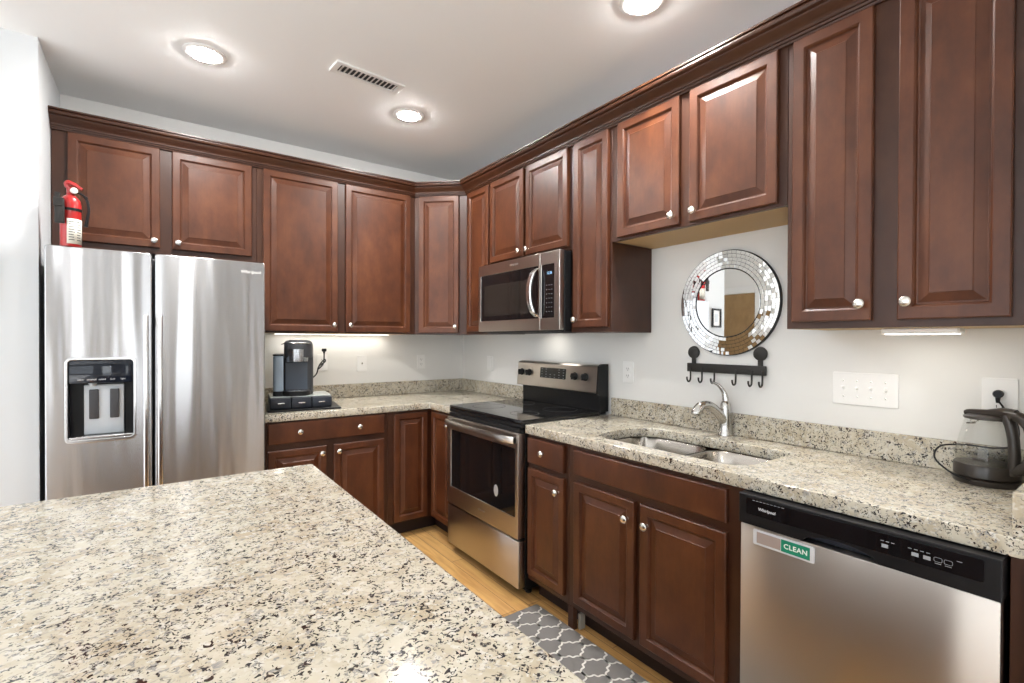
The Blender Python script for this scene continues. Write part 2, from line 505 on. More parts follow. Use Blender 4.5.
# ------------------------------------------------------------------ cabinets
def raised_door(bm, x0, x1, z0, z1, yb, fw=0.046, raised=True):
    prof = [(0, 0), (0, .0165), (.0035, .0195)]
    if raised:
        prof += [(fw - .009, .0195), (fw - .006, .0165), (fw - .004, .0150), (fw - .001, .0085), (fw + .004, .0078), (fw + .030, .0155), (fw + .032, .0175)]
    else:
        prof += [(.010, .0200)]
    add_rings(bm, [[(x0 + i, yb - d, z0 + i), (x1 - i, yb - d, z0 + i), (x1 - i, yb - d, z1 - i), (x0 + i, yb - d, z1 - i)] for i, d in prof])

def knob(parent, x, z, y):
    bm = bm_new()
    add_lathe(bm, [(0.0075, 0), (0.0065, 0.002), (0.0055, 0.012), (0.0085, 0.015), (0.0155, 0.019), (0.0172, 0.023), (0.0160, 0.027), (0.0105, 0.0305), (0.0, 0.0315)], (x, y, z), (0, -1, 0), 20)
    return obj('knob', bm, NICKEL, parent, ang=60)

def door(cab, x0, x1, z0, z1, yb, kn=None, fw=0.046, name='door', raised=True, kz=None):
    bm = bm_new(); raised_door(bm, x0, x1, z0, z1, yb, fw, raised)
    d = obj(name, bm, WOOD, cab, ang=20)
    for (kx, kz) in (kn or []):
        knob(d, kx, kz, yb - .0195)
    return d

def case(cab, x0, x1, d, z0, z1, name='body', mat_=None, under=False):
    bm = bm_new(); add_box(bm, x0, x1, -d, -0.002, z0, z1, 0.0012)
    o = obj(name, bm, mat_ or WOODF, cab)
    if under:
        bm = bm_new(); add_box(bm, x0 + .016, x1 - .016, -d + .022, -.004, z0 - .0006, z0 + .001)
        obj('underside', bm, WOODI, cab, label='pale raw wood underside')
    return o
ZT = 2.455           # top of the wall cabinets
ZU = 1.398           # their underside
DT, DB = 2.434, 1.424
UD = 0.3205
UG = 'cherry wall cabinets in an L above the counters'
# --- back run: local x measured from x=-2.643
B0 = -2.640
c = thing('wall_cabinet', 'cherry two-door cabinet above the refrigerator', 'cabinet', (B0, 0, 0), 0, UG)
case(c, 0.0, 0.951, UD, 1.838, ZT)
door(c, 0.064, 0.456, 1.871, DT, -UD, [(0.429, 1.908)])
door(c, 0.513, 0.921, 1.871, DT, -UD, [(0.541, 1.908)])
c = thing('wall_cabinet', 'tall cherry two-door cabinet above the coffee maker', 'cabinet', (B0 + 0.952, 0, 0), 0, UG)
case(c, 0.0, 1.076, UD, ZU, ZT, under=True)
door(c, 0.034, 0.497, DB - .016, DT, -UD, [(0.469, DB + .032)])
door(c, 0.552, 1.034, DB - .016, DT, -UD, [(0.580, DB + .032)])
# --- diagonal corner
c = thing('corner_wall_cabinet', 'single-door cherry cabinet set diagonally across the room corner', 'cabinet', (0, 0, 0), 0, UG)
A = Vector((-0.610, -UD, 0)); B = Vector((-UD, -0.600, 0))
bm = bm_new()
add_prism(bm, [(-0.002, -0.002), (-0.6105, -0.002), (A.x - .0005, A.y), (B.x, B.y - .0005), (-0.002, -0.6005)], ZU, ZT, 'xy')
obj('body', bm, WOODF, c)
dl = (B - A).length; ang = math.atan2(B.y - A.y, B.x - A.x)
bm = bm_new(); raised_door(bm, 0.036, 0.345, DB - .016, DT, 0.0)
kb = bm_new()
d = obj('door', bm, WOOD, c, ang=20)
d.location = A; d.rotation_euler = (0, 0, ang)
knob(d, 0.322, DB + .032, -.0195)
# --- right run: local x = -world y
RR = -PI / 2
def right_cab(name, label, y0, group=UG):
    return thing(name, label, 'cabinet', (0, y0, 0), RR, group)
c = right_cab('wall_cabinet', 'narrow cherry cabinet between the corner and the microwave', -0.602)
case(c, 0, 0.303, UD, ZU, ZT); door(c, 0.030, 0.316, DB - .01, DT, -UD)
c = right_cab('wall_cabinet', 'short two-door cherry cabinet above the microwave', -0.906)
case(c, 0, 0.841, UD, 1.862, ZT)
door(c, 0.034, 0.413, 1.884, DT, -UD, [(0.386, 1.918)])
door(c, 0.439, 0.821, 1.884, DT, -UD, [(0.466, 1.918)])
c = right_cab('wall_cabinet', 'narrow tall cherry cabinet between the microwave and the sink cabinet', -1.748)
case(c, 0, 0.297, UD, ZU, ZT); door(c, 0.030, 0.282, DB, DT, -UD, [(0.056, DB + .042)])
c = right_cab('wall_cabinet', 'short two-door cherry cabinet above the mirror', -2.046)
case(c, 0, 0.859, UD, 1.855, ZT, under=True)
door(c, 0.048, 0.406, 1.868, DT, -UD, [(0.378, 1.910)])
door(c, 0.457, 0.828, 1.868, DT, -UD, [(0.485, 1.910)])
c = right_cab('wall_cabinet', 'tall two-door cherry cabinet at the right, above the kettle', -2.906)
case(c, 0, 0.660, UD, ZU, ZT, under=True)
door(c, 0.022, 0.268, DB - .002, DT, -UD, [(0.241, DB + .052)])
door(c, 0.336, 0.588, DB - .002, DT, -UD, [(0.362, DB + .052)])
sl = c
t = bm_new(); add_box(t, 0.262, 0.462, -0.235, -0.165, ZU - .020, ZU - .0015, .004)
ul = tag(obj('under_cabinet_light', t, WHITE_P), 'slim white strip light under the right wall cabinet', 'light')
ul.location = (0, -2.906, 0); ul.rotation_euler = (0, 0, RR)
bm = bm_new(); add_box(bm, 0.272, 0.452, -0.228, -0.172, ZU - .0215, ZU - .0195); obj('diffuser', bm, UCL, ul)
bm = bm_new(); add_box(bm, -1.55, -0.72, -0.105, -0.060, ZU - .0065, ZU - .0015, .001)
ul = tag(obj('under_cabinet_light', bm, WHITE_P), 'long slim strip light under the wall cabinet above the coffee maker', 'light')
bm = bm_new(); add_box(bm, -1.54, -0.73, -0.101, -0.064, ZU - .0074, ZU - .0064); obj('diffuser', bm, UCL, ul)

# --- crown molding, one continuous run
def sweep(bm, path, prof):
    """path: 2D points, front to the right-hand side; prof: (out, z)"""
    n = len(path); rings = []
    P = [Vector(p) for p in path]
    for i in range(n):
        def nrm(a, b):
            d_ = (b - a).normalized(); return Vector((d_.y, -d_.x))
        if i == 0: m_ = nrm(P[0], P[1]); k = 1
        elif i == n - 1: m_ = nrm(P[-2], P[-1]); k = 1
        else:
            a, b = nrm(P[i - 1], P[i]), nrm(P[i], P[i + 1]); m_ = (a + b).normalized(); k = 1 / m_.dot(a)
        rings.append([(P[i].x + m_.x * o * k, P[i].y + m_.y * o * k, z) for o, z in prof])
    add_rings(bm, rings)
bm = bm_new()
prof = [(-.004, 2.436), (.012, 2.436), (.014, 2.444), (.020, 2.445), (.022, 2.453), (.028, 2.454), (.029, 2.461), (.033, 2.467), (.042, 2.474), (.053, 2.483), (.059, 2.490), (.060, 2.494), (.066, 2.4945), (.074, 2.499), (.0775, 2.506), (.0765, 2.513), (.072, 2.5165), (.082, 2.518), (.082, 2.526), (-.004, 2.526)]
sweep(bm, [(-2.641, -UD), (A.x, A.y), (B.x, B.y), (-UD, -3.567)], prof)
tag(obj('crown_molding', bm, WOODF, None, ang=25), 'dark cherry crown molding along the tops of the wall cabinets', 'molding')

# --- base cabinets
BD = 0.625; BT = 0.868; TK = 0.105
BG = 'cherry base cabinets under the granite counters'
def base_case(c, x0, x1, d=BD, kick=True, hollow=False):
    if hollow:
        bm = bm_new()
        add_box(bm, x0, x0 + .018, -d + .0195, -.002, TK, BT); add_box(bm, x1 - .018, x1, -d + .0195, -.002, TK, BT)
        add_box(bm, x0 + .018, x1 - .018, -.014, -.002, TK, BT); add_box(bm, x0 + .018, x1 - .018, -d + .0195, -.014, TK, TK + .018)
        add_box(bm, x0, x1, -d, -d + .019, TK, BT, .0012)
        obj('body', bm, WOODF, c)
    else:
        case(c, x0, x1, d, TK, BT)
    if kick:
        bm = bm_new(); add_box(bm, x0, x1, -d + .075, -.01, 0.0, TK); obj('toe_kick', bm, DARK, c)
c = thing('base_cabinet', 'wide cherry base cabinet beside the refrigerator, one long drawer over two doors', 'cabinet', (-1.700, 0, 0), 0, BG)
base_case(c, 0, 0.752)
bm = bm_new(); raised_door(bm, 0.022, 0.724, 0.737, 0.860, -BD, raised=False)
d = obj('drawer', bm, WOOD, c, ang=20)
knob(d, 0.195, 0.800, -BD - .0195); knob(d, 0.555, 0.796, -BD - .0195)
door(c, 0.022, 0.352, 0.150, 0.697, -BD, [(0.324, 0.655)])
door(c, 0.398, 0.724, 0.150, 0.697, -BD, [(0.425, 0.655)])
c = thing('corner_base_cabinet', 'cherry corner base cabinet with two doors meeting at the inside corner', 'cabinet', (0, 0, 0), 0, BG)
bm = bm_new(); add_prism(bm, [(-0.002, -0.002), (-0.947, -0.002), (-0.947, -BD), (-BD, -BD), (-BD, -0.968), (-0.002, -0.968)], TK, BT, 'xy'); obj('body', bm, WOODF, c)
k_ = BD - .075
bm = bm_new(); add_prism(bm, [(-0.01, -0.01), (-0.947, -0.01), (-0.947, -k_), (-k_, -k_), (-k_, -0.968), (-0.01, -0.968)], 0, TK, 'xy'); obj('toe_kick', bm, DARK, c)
bm = bm_new(); raised_door(bm, -0.905, -0.660, 0.118, 0.852, -BD, 0.044); obj('door', bm, WOOD, c, ang=20)
bm = bm_new(); raised_door(bm, 0.665, 0.950, 0.118, 0.852, -BD, 0.044); d = obj('door', bm, WOOD, c, ang=20); d.rotation_euler = (0, 0, RR)
knob(d, 0.925, 0.790, -BD - .0195)

c = right_cab('base_cabinet', 'narrow cherry base cabinet beside the range, one drawer over one door', -1.751, BG)
base_case(c, 0, 0.3150)
bm = bm_new(); raised_door(bm, 0.016, 0.293, 0.722, 0.852, -BD - .002, raised=False)
d = obj('drawer', bm, WOOD, c, ang=20); knob(d, 0.148, 0.790, -BD - .0195)
door(c, 0.016, 0.293, 0.140, 0.695, -BD, [(0.256, 0.625)], fw=0.044)
c = right_cab('sink_base_cabinet', 'wide cherry sink base cabinet with a false drawer panel over two doors', -2.0665, BG)
base_case(c, 0, 0.858, hollow=True)
bm = bm_new(); raised_door(bm, 0.046, 0.795, 0.736, 0.850, -BD, raised=False); obj('false_drawer_panel', bm, WOOD, c, ang=20)
door(c, 0.047, 0.401, 0.140, 0.702, -BD, [(0.367, 0.626)])
door(c, 0.430, 0.795, 0.140, 0.702, -BD, [(0.467, 0.626)])
bm = bm_new(); add_box(bm, 0.0, 0.036, -BD - .006, -BD + .02, 0.0, TK + .002, .001); obj('foot', bm, WOODF, c)
bm = bm_new(); add_box(bm, 0.040, 0.054, -BD + .020, -BD + .055, 0.0, .075, .002); obj('corner_block', bm, mat('grey_block', (.36, .35, .31), .5), c, label='pale grey block at the toe kick')
c = right_cab('filler_panel', 'thin cherry filler panel at the right side of the dishwasher', -3.542, None)
c['category'] = 'panel'
case(c, 0, 0.026, BD + .012, 0.0, BT)

# ------------------------------------------------------------------ granite tops
CT = 0.914; CB = 0.8695
def slab(name, loops, z0, z1, parent, bevel=0.004):
    b = from_curve(name, loops, (z1 - z0) / 2, bevel, GRANITE, None)
    for v in b.verts: v.co.z += (z0 + z1) / 2
    return obj(name, b, GRANITE, parent, ang=30)
def splash(bm, x0, x1, y0, y1): add_box(bm, x0, x1, y0, y1, CT + .0005, 1.016, .002)
c = thing('countertop', 'L-shaped speckled granite countertop in the back corner', 'countertop', (-0.8, -0.3, 0.8695))
c.location = (0, 0, 0)
slab('slab', [[(-1.705, -.003), (-1.705, -.647), (-.655, -.647), (-.647, -.655), (-.647, -.978), (-.003, -.978), (-.003, -.003)]], CB, CT, c)
bm = bm_new(); add_box(bm, -1.705, -.003, -.022, -.002, CT + .0005, 1.016, .002); obj('backsplash', bm, GRANITE, c)
bm = bm_new(); add_box(bm, -.022, -.002, -.977, -.0225, CT + .0005, 1.016, .002); obj('backsplash', bm, GRANITE, c)

SKY0, SKY1, SKX0, SKX1 = -2.872, -2.135, -0.560, -0.172     # sink opening
c = thing('countertop', 'long speckled granite countertop with the sink cut into it', 'countertop')
hole = rrect(SKX0, SKX1, SKY0, SKY1, [.12, .12, .10, .06], 8)
slab('slab', [[(-.647, -1.752), (-.647, -3.566), (-.003, -3.566), (-.003, -1.752)], hole], CB, CT, c)
bm = bm_new(); splash(bm, -.022, -.002, -3.566, -1.770); obj('backsplash', bm, GRANITE, c)
bm = bm_new(); splash(bm, -.645, -.0225, -3.566, -3.545); obj('side_splash', bm, GRANITE, c)

c = thing('kitchen_island', 'large granite topped island in the foreground', 'island', (-2.255, -2.78, 0))
slab('countertop', [rrect(-.50, .50, -.84, .825, .012, 4)], CB, CT, c)
bm = bm_new(); add_box(bm, -.36, .46, -.78, .785, TK, CB - .001, .001); obj('body', bm, WOODF, c)
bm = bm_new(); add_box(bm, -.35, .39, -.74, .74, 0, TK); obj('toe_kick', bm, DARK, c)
for k in range(3):
    bm = bm_new(); y0 = -.76 + k * .513
    raised_door(bm, y0 + .02, y0 + .49, 0.14, 0.84, 0)
    d = obj('door', bm, WOOD, c, ang=20); d.rotation_euler = (0, 0, PI / 2); d.location = (.46, 0, 0)

# ------------------------------------------------------------------ sink and faucet
s = thing('sink', 'undermount double-bowl stainless steel sink', 'sink', (0, 0, 0))
def bowl(y0, y1, x0, x1, depth, name, rim):
    b = bm_new()
    rings = []
    for (ins, z, rad) in ((-.004, CB - .002, .085), (0.0, CB - .006, .085), (.006, CB - depth * .5, .082), (.012, CB - depth + .035, .078), (.022, CB - depth + .010, .068), (.042, CB - depth, .055)):
        rings.append([(x, y, z) for x, y in rrect(x0 + ins, x1 - ins, y0 + ins, y1 - ins, rad, 6)])
    rings.append([((x0 + x1) / 2 + (x - (x0 + x1) / 2) * .25, (y0 + y1) / 2 + (y - (y0 + y1) / 2) * .25, CB - depth - .004) for x, y in rrect(x0 + .042, x1 - .042, y0 + .042, y1 - .042, .055, 6)])
    add_rings(b, rings, cap0=False)
    o = obj(name, b, STEEL_S, s, ang=50)
    sd = o.modifiers.new('thickness', 'SOLIDIFY'); sd.thickness = 0.0015; sd.offset = 0
    b = bm_new(); add_lathe(b, [(.042, 0), (.042, .002), (.034, .004), (.030, -.001), (0, -.001)], ((x0 + x1) / 2, (y0 + y1) / 2, CB - depth - .0035), (0, 0, 1), 22)
    obj('drain', b, CHROME, o)
bowl(-2.515, SKY1 + .006, SKX0 - .006, SKX1 + .006, .20, 'basin', 0)
bowl(SKY0 - .006, -2.535, SKX0 - .006, SKX1 + .006, .18, 'basin', 0)
bm = bm_new(); add_box(bm, SKX0 + .02, SKX1 - .02, -2.538, -2.512, CB - .03, CB - .012, .004, 2); obj('divider', bm, STEEL_S, s)

f = thing('faucet', 'chrome single-lever kitchen faucet behind the sink', 'faucet', (-0.055, -2.512, CT))
bm = bm_new(); add_lathe(bm, [(.032, 0), (.032, .006), (.029, .012), (.0265, .05), (.0245, .12), (.022, .145), (.017, .158), (0, .162)], (0, 0, .0005), (0, 0, 1), 24); obj('body', bm, CHROME, f, ang=60)
bm = bm_new()
add_tube(bm, smooth_path([(0, 0, .055), (-.037, .009, .100), (-.084, .022, .139), (-.125, .033, .146), (-.152, .041, .131)], 6), [.021, .021, .020, .019, .018], 14); obj('spout', bm, CHROME, f, ang=60)
bm = bm_new(); add_tube(bm, [(-.139, .037, .147), (-.154, .0415, .129), (-.168, .045, .106), (-.170, .0455, .102)], [.019, .0235, .0235, .020], 16); obj('spray_head', bm, CHROME, f, ang=50)
bm = bm_new(); add_tube(bm, smooth_path([(0, 0, .140), (.002, .002, .172), (-.004, .010, .205), (-.018, .026, .232), (-.038, .046, .247)], 6), [.018, .016, .011, .008, .0055], 12, 0.75); obj('lever', bm, CHROME, f, ang=60)

# ------------------------------------------------------------------ refrigerator
fr = thing('refrigerator', 'stainless side-by-side refrigerator with ice and water dispenser', 'refrigerator', (0, 0, 0))
FX0, FX1, FS0, FS1, FY = -2.614, -1.707, -2.2195, -2.2075, -0.7232
GREYC = mat('dark_grey_cabinet_side', (0.06, 0.06, 0.065), 0.5)
bm = bm_new(); add_box(bm, FX0 + .006, FX1 - .006, -.640, -.035, .025, 1.765, .006); obj('body', bm, GREYC, fr)
bm = bm_new(); add_box(bm, FX0 + .01, FX1 - .01, -.690, -.645, 0.0, .075, .004); obj('base_grille', bm, BLACK, fr)
# freezer door with the dispenser recess
DX0, DX1, DZ0, DZ1 = -2.538, -2.290, 0.874, 1.256
lp = [rrect(FX0, FS0, .085, 1.783, .014, 4), rrect(DX0, DX1, DZ0, DZ1, .018, 4)]
bm = from_curve('freezer_door', lp, .0385, .006, STEEL, None, 3)
fz = obj('freezer_door', stand(bm, 0, FY + .0385, 0), STEEL, fr, ang=25)
bm = from_curve('fridge_door', [rrect(FS1, FX1, .085, 1.783, .014, 4)], .0385, .006, STEEL, None, 3)
rd = obj('fridge_door', stand(bm, 0, FY + .0385, 0), STEEL, fr, ang=25)
for hx, dd in ((-2.243, fz), (-2.186, rd)):
    bm = bm_new()
    yb = FY - .048
    add_box(bm, hx - .0105, hx + .0105, yb - .006, yb + .012, .53, 1.473, .005, 3)
    for z in (.56, 1.44): add_box(bm, hx - .008, hx + .008, yb + .010, FY + .001, z - .022, z + .022, .003)
    obj('handle', bm, SILVER, dd)
dp = None
bm = from_curve('bezel', [rrect(DX0 - .008, DX1 + .008, DZ0 - .012, DZ1 + .008, .024, 5), rrect(DX0 + .003, DX1 - .003, DZ0 + .003, DZ1 - .003, .016, 5)], .004, .002, SILVER, None)
dp = obj('dispenser', stand(bm, 0, FY - .0035, 0), SILVER, fr)
bm = bm_new()
b0 = FY + .074
add_box(bm, DX0 + .0005, DX1 - .0005, b0 - .004, b0 - .001, DZ0 + .0005, DZ1 - .0005)
add_box(bm, DX0 + .0005, DX0 + .004, FY + .004, b0 - .004, DZ0 + .0005, DZ1 - .0005)
add_box(bm, DX1 - .004, DX1 - .0005, FY + .004, b0 - .004, DZ0 + .0005, DZ1 - .0005)
obj('cavity', bm, BLACK, dp)
bm = bm_new(); add_box(bm, DX0 + .004, DX1 - .004, FY + .001, FY + .060, 1.142, DZ1 - .004, .004, 2); obj('control_panel', bm, GLOSS_N, dp)
for k in range(5):
    obj('control_lettering', stand(text_bm(['water', 'crushed', 'cubed', 'lock', 'light'][k], .011, .0002, 0, 'CENTER'), DX0 + .048 + k * .039, FY + .0006, 1.160), INK, dp)
bm = bm_new(); add_box(bm, DX0 + .055, DX0 + .206, FY + .046, FY + .069, .892, 1.132, .004, 2); obj('paddle_housing', bm, GREY_P, dp)
for px in (DX0 + .092, DX0 + .170):
    bm = bm_new(); add_box(bm, px - .018, px + .018, FY + .036, FY + .047, .968, 1.110, .004, 2); obj('paddle', bm, GREYC, dp)
bm = bm_new(); add_tube(bm, [(DX0 + .088, FY + .040, 1.142), (DX0 + .088, FY + .040, 1.126)], [.028, .020], 14, .6); obj('ice_chute', bm, GREY_P, dp)
bm = bm_new(); add_box(bm, DX0 + .004, DX1 - .004, FY - .001, FY + .070, DZ0 + .001, DZ0 + .016, .003)
for k in range(11): add_box(bm, DX0 + .030 + k * .019, DX0 + .034 + k * .019, FY + .010, FY + .060, DZ0 + .016, DZ0 + .018)
obj('drip_tray', bm, SILVER, dp)
obj('logo', stand(text_bm('Whirlpool', .024, .0006, .0003, 'CENTER', 1.0, .12), -1.778, FY - .0006, 1.726), mat('brand_badge', (.82, .82, .80), .4), rd)

# ------------------------------------------------------------------ range (local x along -y)
RG = -0.983; RW = 0.766
rg = thing('range', 'stainless electric range with a black glass cooktop', 'range', (0, RG, 0), RR)
bm = bm_new(); add_box(bm, .003, RW - .003, -.640, -.025, .040, .895, .003)
for sx in (.05, RW - .05):
    for sy in (-.58, -.10): add_lathe(bm, [(.018, 0), (.018, .042)], (sx, sy, 0), (0, 0, 1), 12)
obj('body', bm, BLACK, rg)
bm = from_curve('cooktop', [rrect(-.001, RW + .001, -.674, -.080, .010, 4)], .0105, .004, GLOSS, None)
for v in bm.verts: v.co.z += .9265
ct = obj('cooktop', bm, GLOSS, rg, ang=40)
bm = bm_new(); add_box(bm, -.001, RW + .001, -.672, -.090, .8955, .9155, .003); obj('cooktop_trim', bm, BLACK, rg)
RINGM = mat('burner_ring_print', (.09, .09, .095), .25)
for (bx, by, br) in ((.20, -.50, .105), (.57, -.50, .085), (.20, -.23, .08), (.57, -.23, .105)):
    bm = from_curve('burner', [[(br * math.cos(a * PI / 24), br * math.sin(a * PI / 24)) for a in range(48)], [((br - .004) * math.cos(a * PI / 24), (br - .004) * math.sin(a * PI / 24)) for a in range(48)]], .0003, 0, RINGM, None)
    for v in bm.verts: v.co += Vector((bx, by, .9372))
    obj('burner_ring', bm, RINGM, ct)
# oven door: steel frame round a dark window
ODF = -.690
lp = [rrect(.002, RW - .002, .318, .866, .006, 2), rrect(.052, RW - .030, .428, .788, .006, 2)]
bm = from_curve('oven_door', lp, .024, .004, STEEL_R, None)
od = obj('oven_door', stand(bm, 0, ODF + .024, 0), STEEL_R, rg, ang=25)
bm = bm_new(); add_box(bm, .048, RW - .026, ODF + .004, ODF + .030, .424, .792); obj('window', bm, GLOSS, od)
bm = bm_new(); add_box(bm, .006, RW - .006, ODF + .012, ODF + .040, .868, .892, .002); obj('vent_trim', bm, BLACK, od)
bm = bm_new()
hp = [(.012, ODF - .016, .833), (.08, ODF - .038, .836), (.23, ODF - .050, .838), (RW / 2, ODF - .054, .838), (RW - .23, ODF - .050, .838), (RW - .08, ODF - .038, .836), (RW - .012, ODF - .016, .833)]
pp = smooth_path(hp, 6)
add_rings(bm, [[(p.x, p.y + (dy), p.z + dz) for dy, dz in ((-.006, -.016), (-.009, -.008), (-.009, .010), (-.004, .019), (.006, .019), (.008, .010), (.008, -.010), (.004, -.018))] for p in pp])
for x in (.012, RW - .034): add_box(bm, x, x + .022, ODF - .022, ODF + .001, .818, .850, .003)
obj('handle', bm, STEEL_R, od, ang=40)
obj('logo', stand(text_bm('Whirlpool', .016, .0005, .0002, 'CENTER', 1.0, .1), .415, ODF - .0005, .374), SILVER, od)
bm = bm_new(); add_lathe(bm, [(.026, 0), (.026, .0008), (.022, .0012), (0, .0012)], (.556, ODF + .004, .524), (0, -1, 0), 24, 0.8, 1.25)
obj('sticker', bm, mat('silver_sticker', (.55, .56, .57), .35, metal=.3), od, label='round silver sticker')
bm = bm_new(); add_box(bm, .002, RW - .002, ODF + .004, ODF + .05, .058, .306, .006, 2); obj('drawer', bm, STEEL_R, rg)
# backguard
bg = bm_new()
sec = [(-.020, .915), (-.076, .915), (-.080, 1.036), (-.098, 1.040), (-.086, 1.195), (-.070, 1.207), (-.020, 1.207)]
add_prism(bg, sec, .002, RW - .022, 'yz')
bgo = obj('backguard', bg, BLACK, rg, ang=30)
bm = bm_new()
add_prism(bm, [(-.0985, 1.040), (-.1005, 1.044), (-.089, 1.196), (-.078, 1.206), (-.050, 1.210), (-.030, 1.2095), (-.030, 1.2065), (-.070, 1.204), (-.088, 1.190), (-.0975, 1.041)], -.040, RW - .022, 'yz')
pn = obj('control_face', bm, STEEL_R, bgo, ang=30)
bm = bm_new(); add_prism(bm, [(-.015, .93), (-.085, .93), (-.085, 1.03), (-.104, 1.036), (-.091, 1.200), (-.070, 1.213), (-.015, 1.213)], RW - .0215, RW - .006, 'yz'); obj('end_cap', bm, BLACK, bgo)
def bgpt(z): return -.1005 + (z - 1.044) / (.152) * .0115
def bgtilt(bm, x, z):
    a = math.atan2(.0115, .152)
    for v in bm.verts:
        p = v.co.copy(); v.co = Vector((x + p.x, bgpt(z) - p.z + p.y * math.tan(a), z + p.y))
    return bm
bm = from_curve('display', [rrect(-.128, .128, -.034, .034, .004, 2)], .0014, .0005, GLOSS, None); dsp = obj('display', bgtilt(bm, .342, 1.138), GLOSS, bgo)
bm = bm_new()
merge(bm, bgtilt(text_bm('3:47', .022, .0003, 0.0003, 'CENTER'), .350, 1.150))
obj('clock_digits', bm, mat('blue_digits', (.2, .4, .6), .4, emis=(.35, .6, .9), es=.9), dsp)
for i in range(4):
    for j in range(6):
        if j in (2, 3) and i > 1: continue
        bm = bm_new()
        add_box(bm, .228 + j * .043, .240 + j * .043, bgpt(1.112 + i * .017) - .0024, bgpt(1.112 + i * .017) - .0012, 1.110 + i * .017, 1.113 + i * .017)
        obj('button_mark', bm, INKG, dsp)
for kx in (.012, .096, .556, .648):
    bm = bm_new(); z = 1.132
    add_lathe(bm, [(.024, 0), (.024, .004), (.019, .006), (.017, .026), (.014, .028), (0, .028)], (kx, bgpt(z) - .0004, z), (0, -1, .07), 22)
    add_box(bm, kx - .005, kx + .005, bgpt(z) - .034, bgpt(z) - .006, z - .019, z + .019, .002)
    obj('knob', bm, BLACK, bgo)

# ------------------------------------------------------------------ microwave (local x along -y from -0.907)
MY = -0.908; MW = 0.838; MF = -.408; MZ0, MZ1 = 1.412, 1.857
mw = thing('microwave', 'stainless over-the-range microwave with a vertical curved handle', 'microwave', (0, MY, 0), RR)
bm = bm_new(); add_box(bm, .004, MW - .002, -.372, -.004, MZ0 - .006, MZ1 - .002, .003); obj('body', bm, BLACK, mw)
XS = .668
lp = [rrect(0, XS - .001, MZ0, MZ1, .004, 2), rrect(.030, XS - .020, 1.482, 1.786, .004, 2)]
bm = from_curve('door', lp, .017, .004, STEEL_R, None); md = obj('door', stand(bm, 0, MF + .017, 0), STEEL_R, mw, ang=25)
lp = [rrect(XS + .001, MW, MZ0, MZ1, .004, 2), rrect(XS + .012, MW - .048, 1.482, 1.786, .004, 2)]
bm = from_curve('control_panel', lp, .017, .004, STEEL_R, None); mc = obj('control_panel', stand(bm, 0, MF + .017, 0), STEEL_R, mw, ang=25)
bm = bm_new(); add_box(bm, .028, XS - .018, MF + .002, MF + .022, 1.480, 1.788); obj('window', bm, GLOSS, md)
bm = bm_new(); add_box(bm, .075, XS - .12, MF + .0012, MF + .0025, 1.515, 1.715, .0004); obj('window_mesh', bm, SMOKE, md)
bm = bm_new(); add_box(bm, XS - .020, MW - .046, MF + .0025, MF + .022, 1.481, 1.787); obj('keypad', bm, GLOSS, mc)
for i in range(7):
    for j in range(3):
        bm = bm_new(); add_box(bm, XS + .054 + j * .022, XS + .059 + j * .022, MF + .0015, MF + .0027, 1.515 + i * .025, 1.519 + i * .025)
        obj('key_mark', bm, INKG, mc)
bm = stand(text_bm('12:26', .020, .0003, .0002, 'CENTER'), XS + .080, MF + .002, 1.735); obj('clock_digits', bm, bpy.data.materials['blue_digits'], mc)
bm = bm_new()
pp = smooth_path([(XS - .018, MF - .004, 1.770), (XS - .028, MF - .030, 1.745), (XS - .040, MF - .044, 1.69), (XS - .044, MF - .048, 1.632), (XS - .040, MF - .044, 1.57), (XS - .028, MF - .030, 1.515), (XS - .018, MF - .004, 1.488)], 6)
add_rings(bm, [[(p.x + dx, p.y + dy, p.z) for dx, dy in ((-.021, -.002), (-.015, -.009), (.014, -.009), (.020, -.003), (.020, .005), (-.019, .006))] for p in pp])
obj('handle', bm, SILVER, md, ang=40)
obj('logo', stand(text_bm('Whirlpool', .020, .0005, .0002, 'CENTER', 1.0, .1), .41, MF - .0005, 1.823), SILVER, md)
bm = bm_new(); add_box(bm, .03, MW - .03, -.36, -.20, MZ0 - .014, MZ0 - .006, .002)
for k in range(18): add_box(bm, .06 + k * .04, .085 + k * .04, -.345, -.215, MZ0 - .0155, MZ0 - .0138)
obj('vent_grille', bm, GREYC, mw)
bm = bm_new(); add_box(bm, .28, .44, -.170, -.09, MZ0 - .012, MZ0 - .005, .002); obj('cooktop_light', bm, mat('cooktop_lamp', (1, 1, 1), .5, emis=(1, .94, .84), es=9), mw)

# ------------------------------------------------------------------ dishwasher (local x along -y from -2.928)
DY = -2.928; DW_ = 0.608
dw = thing('dishwasher', 'stainless dishwasher with a black control strip', 'dishwasher', (0, DY, 0), RR)
bm = bm_new(); add_box(bm, .004, DW_ - .004, -.60, -.06, .02, .860, .003); obj('tub', bm, BLACK, dw)
bm = bm_new(); add_box(bm, .002, DW_ - .002, -.675, -.615, .115, .770, .005, 2); fp = obj('door', bm, STEEL_D, dw)
bm = bm_new(); add_box(bm, .006, DW_ - .006, -.63, -.58, .02, .108, .003); obj('kick_plate', bm, BLACK, dw)
